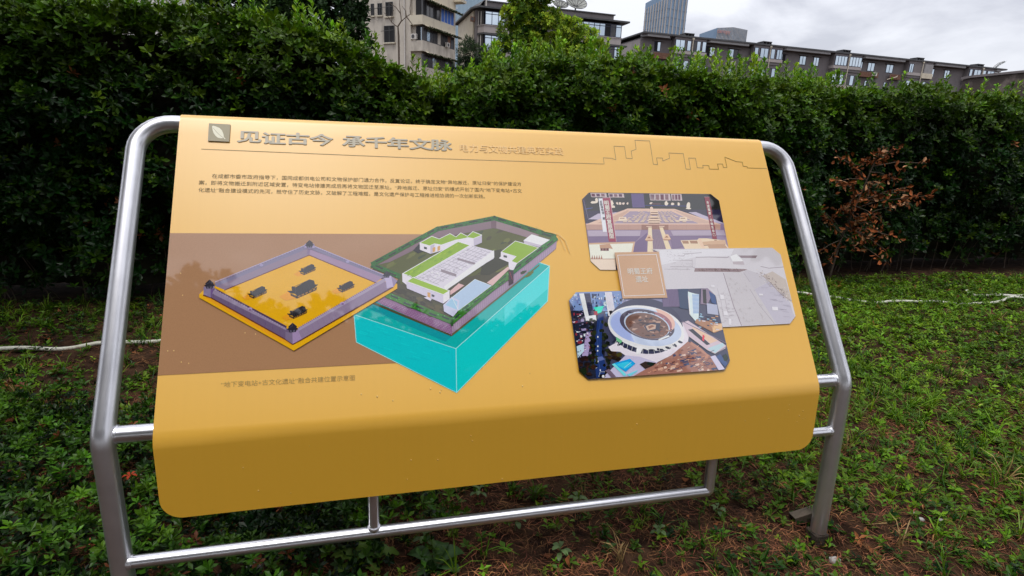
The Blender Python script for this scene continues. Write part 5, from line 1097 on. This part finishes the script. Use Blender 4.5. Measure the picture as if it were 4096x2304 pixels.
P3.ell((24,22,26),560,1360,50,28,n=10); P3.ell((226,226,230),575,1366,20,20,n=8); P3.line((200,204,220),4,(510,1370),(530,1300),(600,1300))
P3.poly((110,96,110),(600,1280),(660,1260),(760,1370),(690,1378))
# ---------------------------------------------------------------- label plaque, skyline, logo
Z = Sheet(0.00046726159, 5.1580528e-05, 1.394627, -2.6588441e-05, 0.00060646968, 0.23447731, -6.4180859e-05, 8.452482e-05)
PL=[(449,483),(760,478),(820,802),(505,808)]
Z.poly((188,148,112),*PL); PLQ=Z.L.pop()
Z.line((244,238,226),3.4,(470,503),(742,498),(799,780),(516,790),(470,503)); PLQL=Z.L
S = Sheet(0.00044337332, 4.8943526e-05, 0.94331243, -2.5229134e-05, 0.00057546453, -0.062724667, -6.0899677e-05, 8.0203574e-05)
sky=[(1318,398),(1312,352),(1370,355),(1405,367),(1390,267),(1468,270),(1480,355),(1525,358),(1517,303),(1553,290),(1545,223),(1653,228),(1680,400),(1712,402),(1703,353),(1747,354),(1750,376),(1800,355),(1794,317),(1900,321),(1920,435),(1953,437),(1940,354),(1990,355),(2003,425),(2047,427),(2043,408),(2088,410),(2092,435),(2160,437),(2152,398),(2190,398),(2195,423),(2222,424),(2206,347),(2290,380),(2335,384),(2340,415),(2370,416),(2372,427),(2515,431)]
S.line((140,116,66),3.4,(0,355),*sky)
S2 = Sheet(0.0003417351, 3.7723788e-05, 0.11465753, -1.9445646e-05, 0.00044354593, -0.014660295, -4.693913e-05, 6.1817831e-05); S2.line((140,116,66),4.2,(228,336),(2146,415.5)); S.L+=S2.L
Lg = Sheet(0.0003417351, 3.7723788e-05, 0.11465753, -1.9445646e-05, 0.00044354593, -0.014660295, -4.693913e-05, 6.1817831e-05)
Lg.poly((150,142,116),(295,120),(478,130),(468,278),(286,270)); LOGO=Lg.L.pop()
Lg.poly((226,214,192),(322,145),(332,141),(350,146),(385,160),(408,184),(420,215),(422,236),(430,246),(438,256),(434,258),(418,249),(395,250),(368,243),(348,225),(335,205),(325,175))
Lg.line((150,142,116),3,(334,164),(360,196),(392,226),(426,250)); LEAF=Lg.L
TX = {'title': [[0.3476, 0.077], [0.4249, 0.0808], [0.5017, 0.0784], [0.5793, 0.0796], [0.6875, 0.0806], [0.7645, 0.082], [0.8405, 0.0827], [0.9192, 0.0828], [0.995, 0.0836]], 'tsize': [[0.3122, 0.0554], [0.3841, 0.0978]], 'sub': [[1.0789, 0.0907], [1.4452, 0.0912]], 'subh': [[1.0799, 0.0748], [1.0778, 0.1065]], 'l1': [[0.2399, 0.2261], [1.2831, 0.2335]], 'l2': [[0.2024, 0.2504], [1.2825, 0.2611]], 'l3': [[0.2032, 0.2766], [1.1418, 0.2858]], 'lh': [[0.2471, 0.2175], [0.2479, 0.2326]], 'cap': [[0.3006, 0.9086], [0.682, 0.9115]], 'caph': [[0.6731, 0.904], [0.6729, 0.9195]], 'plq': [[1.6499, 0.5841], [1.7494, 0.5838], [1.6761, 0.6148], [1.7257, 0.6148]], 'plqh': [[1.7029, 0.5729], [1.6993, 0.595]], 'bl': [[1.6095, 0.3067], [1.6106, 0.4417]], 'bw': [[1.5876, 0.3026], [1.5904, 0.3707]], 'br': [[2.0438, 0.3005], [2.0432, 0.4372]]}
random.seed(5)
sheet('printed_band', [BROWN], .0010)
sheet('site_drawing', B.L, .0014)
sheet('walled_compound_drawing', A.L, .0044)
sheet('photo', P1.L, .0024, thick=.0020)
sheet('photo', P2.L, .0046, thick=.0010)
sheet('photo', P3.L, .0069, thick=.0010, window_=OUT3[1])
sheet('plaque', [PLQ], .0104, thick=.0014); sheet('plaque_border', PLQL, .0107)
sheet('skyline_line', S.L, .0008, step=1e-6); lg = sheet('logo', [LOGO], .0045, mat='print_matte', thick=.0038); sheet('logo_leaf', LEAF, .0048, mat='print_matte')
tw = (TX['tsize'][1][0] - TX['tsize'][0][0]) * 1.02
for ch, (u, s) in zip('见证古今承千年文脉', TX['title']): glyph('letter', ch, u, s - .001, tw, .044, .0012, 'letter_grey', .026, .0011)
(ua, sa), (ub, sb) = TX['sub']; 
for i, ch in enumerate('电力与文物共建典范实践'): glyph('letter', ch, ua + (ub - ua) * i / 10, sa + (sb - sa) * i / 10, .0345, .033, .0012, 'letter_gold', .012, .0005)
hl = TX['lh'][1][1] - TX['lh'][0][1]
line_text('body_text', '在成都市委市政府指导下，国网成都供电公司和文物保护部门通力合作，反复论证，终于确定文物“异地搬迁、原址归安”的保护建设方', *TX['l1'], hl * 1.03, .0008, 'ink')
line_text('body_text', '案，即将文物搬迁到附近区域安置，待变电站修建完成后再将文物回迁至原址。“异地搬迁、原址归安”的模式开创了国内“地下变电站+古文', *TX['l2'], hl * 1.03, .0008, 'ink')
line_text('body_text', '化遗址”融合建设模式的先河，既守住了历史文脉，又破解了工程难题，是文化遗产保护与工程推进相协调的一次创新实践。', *TX['l3'], hl * 1.03, .0008, 'ink')
line_text('caption_text', '“地下变电站+古文化遗址”融合共建位置示意图', *TX['cap'], .0168, .0008, 'caption_ink')
pq = TX['plq']; line_text('plaque_text', '明蜀王府', pq[0], pq[1], .0235, .0111, 'white_ink', .012); line_text('plaque_text', '遗址', pq[2], pq[3], .0235, .0111, 'white_ink', .012)
def column(name, txt, p, q, w, h, mat, off, bold=.03):
    for i, ch in enumerate(txt):
        if ch == ' ': continue
        t = i / (len(txt) - 1); glyph(name, ch, p[0] + (q[0] - p[0]) * t, p[1] + (q[1] - p[1]) * t, w, h, off, mat, bold)
column('banner_letter', '明蜀王府复原模型', *TX['bl'], .0195, .0185, 'white_ink', .0035)
column('banner_letter', '成都博物馆 藏', *TX['bw'], .0095, .0105, 'dark_ink', .0035)
column('banner_letter', '寻迹蜀都·叩响东华门', *TX['br'], .0105, .0125, 'white_ink', .0035)
# rain drops on the sheet
dv_ = MB()
def drop(u, s, r, lower=False):
    n = 8; V = []; F = []
    for k, (q, h) in enumerate(((1, 0), (.8, .35), (.42, .55))):
        for i in range(n): a = 2 * math.pi * i / n; V.append((u + r * q * math.cos(a), s + r * q * 1.25 * math.sin(a), r * h))
    V.append((u, s, r * .62)); F = [(k * n + i, k * n + (i + 1) % n, (k + 1) * n + (i + 1) % n, (k + 1) * n + i) for k in (0, 1) for i in range(n)] + [(2 * n + i, 2 * n + (i + 1) % n, 3 * n) for i in range(n)] + [list(range(n))[::-1]]
    if lower: dv_.add([(x, st.x + (end.x - st.x) * (y / Ld) - z - .0004, st.y + (end.y - st.y) * (y / Ld)) for x, y, z in V], F, True)
    else: dv_.add([on(x, y, z + .0004) for x, y, z in V], F, True)
for i in range(46): drop(random.uniform(UL + .03, UR - .03) if i > 16 else random.uniform(1.6, 2.33), random.uniform(.012, Ld - .012) if i > 16 else random.uniform(.01, .1), random.uniform(.0011, .0022), True)
for i in range(12): drop(random.uniform(UL + .02, UR - .02), random.uniform(.9, .995), random.uniform(.0016, .003))
for u, s in ((.1518, .80), (.168, .80), (.19, .835), (.21, .84), (.17, .56), (.18, .63), (.36, .755), (.39, .76)): drop(u, s - .0, .002)
obj('rain_drop', dv_.mesh('drops'), M['water'], panel, kind='stuff')

# ------------------------------------------------------------------ small things on the ground
def hose(label, pts, r, name='hose'):
    P = []
    for (x0, y0), (x1, y1) in zip(pts, pts[1:]):
        n = max(2, int(math.hypot(x1 - x0, y1 - y0) / .06))
        for i in range(n): t = i / n; x, y = x0 + (x1 - x0) * t, y0 + (y1 - y0) * t; P.append((x, y + .012 * math.sin(x * 6), float(ground_z(np.array([x]), np.array([y]))[0]) + r + .004 + .008 * math.sin(x * 5) + .006 * math.sin(x * 13)))
    obj(name, MB().tube(P, r, 10).mesh(name), M['hose'], None, label=label, cat='hose')
hose('white plastic hose running through the grass behind the board', [(-5.2, 3.2), (-4.2, 3.32), (-3.37, 3.375), (-3.08, 3.42), (-2.9, 3.48), (-2.7, 3.58), (-2.47, 3.63), (-1.2, 3.95), (.4, 4.6), (2, 5.4), (2.9, 5.75), (3.39, 5.63), (3.54, 5.52), (3.73, 5.49), (3.93, 5.515), (4.56, 5.6), (5.0, 5.59), (5.27, 5.72), (5.53, 5.87), (5.9, 5.86), (6.6, 5.95)], .0150)
hose('short white hose curling up near the hedge at the right', [(5.2, 6.13), (5.115, 6.03), (5.13, 5.935), (5.27, 5.9), (5.49, 5.905), (5.66, 5.99), (6.1, 6.12), (7.2, 6.4)], .0145)
def gz(x, y): return float(ground_z(np.array([x]), np.array([y]))[0])
def stone(x, y, r, label, flat=.6, group=None):
    bm = bmesh.new(); bmesh.ops.create_icosphere(bm, subdivisions=2, radius=r)
    for v in bm.verts: k = 1 + random.uniform(-.16, .16); v.co = Vector((v.co.x * k * 1.2, v.co.y * k, v.co.z * k * flat))
    me = bpy.data.meshes.new('stone'); bm.to_mesh(me); bm.free(); me.polygons.foreach_set('use_smooth', [True] * len(me.polygons)); obj('stone', me, M['stone'], None, (x, y, gz(x, y) + r * flat * .4 + .012), label=label, cat='stone', group=group)
stone(1.276, 1.772, .019, 'pale rounded stone below and right of the right post', .85)
stone(-.867, 1.607, .024, 'grey stone lying under the bottom rail at the lower left', .6)
for x, y, r, q in ((1.756, 1.996, .012, 'largest of the small white pebbles on bare soil right of the right post'), (1.751, 2.04, .009, 'small white pebble just behind the largest white pebble'), (1.845, 2.003, .009, 'small white pebble farthest right on the bare soil')): stone(x, y, r, q, .7, 'white pebbles on the bare soil')
# stub of square steel section beside the right post
a, b = Vector((1.215, 1.99, .0)), Vector((1.352, 2.02, .032)); d = (b - a).normalized(); sd_ = d.cross(Vector((0, 0, 1))).normalized(); up2 = sd_.cross(d); bt = MB(); w = .020
for i in range(4):
    p = []; s1_, s2_ = ((-1, -1), (1, -1), (1, 1), (-1, 1))[i], ((1, -1), (1, 1), (-1, 1), (-1, -1))[i]
    for e in (a, b):
        for s_, k in ((s1_, w), (s2_, w), (s2_, w * .84), (s1_, w * .84)): p.append(e + sd_ * s_[0] * k + up2 * s_[1] * k)
    bt.add(p, [(0, 1, 5, 4), (3, 7, 6, 2), (0, 3, 2, 1), (4, 5, 6, 7)])
obj('steel_stub', bt.mesh('steel_stub'), M['dull_steel'], None, label='short rusty hollow steel section lying behind the foot of the right post', cat='steel tube')
# broad-leaved weeds at the lower edge
def blade(L, w, bend, wav, n=9):
    V = []; F = []
    for i in range(n + 1):
        q = i / n; ww = w * (math.sin(math.pi * min(1, q * .92 + .04)) ** .7) * (.45 + .75 * q) * (1 + wav * (-1) ** i * .5); z = bend * math.sin(q * 2.2) * L - .25 * L * q * q; x = L * q
        V += [(x, -ww, z + .1 * ww), (x, 0, z - .12 * ww), (x, ww, z + .1 * ww)]
    for i in range(n): F += [(i * 3, i * 3 + 3, i * 3 + 4, i * 3 + 1), (i * 3 + 1, i * 3 + 4, i * 3 + 5, i * 3 + 2)]
    return V, F
def weed(x, y, leaves, label, col):
    r = empty('weed', (x, y, gz(x, y)), label=label, cat='weed')
    for az_, L, w, bend, wav in leaves:
        V, F = blade(L, w, bend, wav); ca, sa = math.cos(math.radians(az_)), math.sin(math.radians(az_)); V = [(px * ca - py * sa, px * sa + py * ca, pz + .01) for px, py, pz in V]
        k = random.uniform(.75, 1.25); c = np.array([col]) * k * np.where((np.arange(len(V)) % 3 == 1)[:, None], 1.35, 1); obj('leaf', np_mesh('leaf', V, F, c, True), M['herb'], r)
weed(-.50, 1.63, [(165, .12, .030, .42, .5), (95, .085, .030, .75, .1), (28, .14, .032, .35, .6), (200, .10, .022, .2, .3), (-20, .08, .02, .3, .3)], 'broad light green weed with toothed leaves at the lower edge, left of the other', (.115, .20, .03))
weed(-.235, 1.64, [(150, .125, .036, .35, .05), (80, .10, .034, .6, .05), (35, .115, .036, .45, .05), (-5, .09, .03, .25, .05), (205, .09, .03, .2, .05)], 'broad dark green weed with smooth leaves at the lower edge, right of the other', (.05, .11, .03))
sp = [(-.36, 2.02), (-.11, 2.04), (-.30, 1.76), (.05, 1.86), (.32, 2.02), (.22, 1.72), (.62, 1.84), (.90, 1.98)]
SEED = ['pale seedling under the yellow edge, just right of the left strut', 'pale seedling under the yellow edge, second to the right of the left strut', 'pale seedling above the smooth dark weed, nearest the lower frame edge on the left', 'pale seedling just in front of the middle of the bottom rail', 'pale seedling behind the middle of the bottom rail, under the yellow edge', 'pale seedling at the lower frame edge below the middle of the rail', 'pale seedling in front of the right half of the bottom rail', 'pale seedling left of the right strut, behind the bottom rail']
first = None
for i, (x, y) in enumerate(sp):
    if first is None:
        first = empty('seedling', (0, 0, 0), label=SEED[0], cat='seedling', group='seedlings under the board'); o = first
        st2 = MB().tube([(0, 0, -.01), (.004, 0, .05)], [.002, .0015], 5); obj('stem', st2.mesh('stem'), M['herb'], first); k = first.children[0].data; at = k.attributes.new('Col', 'FLOAT_COLOR', 'POINT'); at.data.foreach_set('color', np.tile([.09, .14, .04, 1], len(k.vertices)).astype(np.float32))
        for q in range(6):
            V, F = blade(random.uniform(.032, .05), .0115, .35, 0, 5); a_ = q * 2.0944 + (1.0 if q > 2 else 0) + random.uniform(-.2, .2); zz = .03 + .012 * (q // 2); V = [(px * math.cos(a_) - py * math.sin(a_), px * math.sin(a_) + py * math.cos(a_), pz + zz) for px, py, pz in V]
            obj('leaf', np_mesh('leaf', V, F, np.tile([[.125, .20, .07]], (len(V), 1)) * random.uniform(.8, 1.2), True), M['herb'], first)
    else:
        o = first.copy(); C.objects.link(o)
        for ch in first.children: c2 = ch.copy(); C.objects.link(c2); c2.parent = o
    o['label'] = SEED[i]; o.location = (x, y, gz(x, y)); o.rotation_euler = (random.uniform(-.2, .2), random.uniform(-.2, .2), random.uniform(0, 6)); s_ = random.uniform(.8, 1.25); o.scale = (s_, s_, s_)
# one curled red leaf caught in the shrublets
r = empty('red_leaf', (-1.51, 1.93, gz(-1.51, 1.93) + .125), label='curled red dead leaf caught in the shrublets left of the board', cat='leaf')
for k in range(5):
    V, F = blade(.028, .006, .5, .2, 6); a_ = k * 1.25; V = [(px * math.cos(a_) - py * math.sin(a_), px * math.sin(a_) + py * math.cos(a_), pz) for px, py, pz in V]; obj('lobe', np_mesh('lobe', V, F, np.tile([[.33, .035, .012]], (len(V), 1)), True), M['litter'], r)
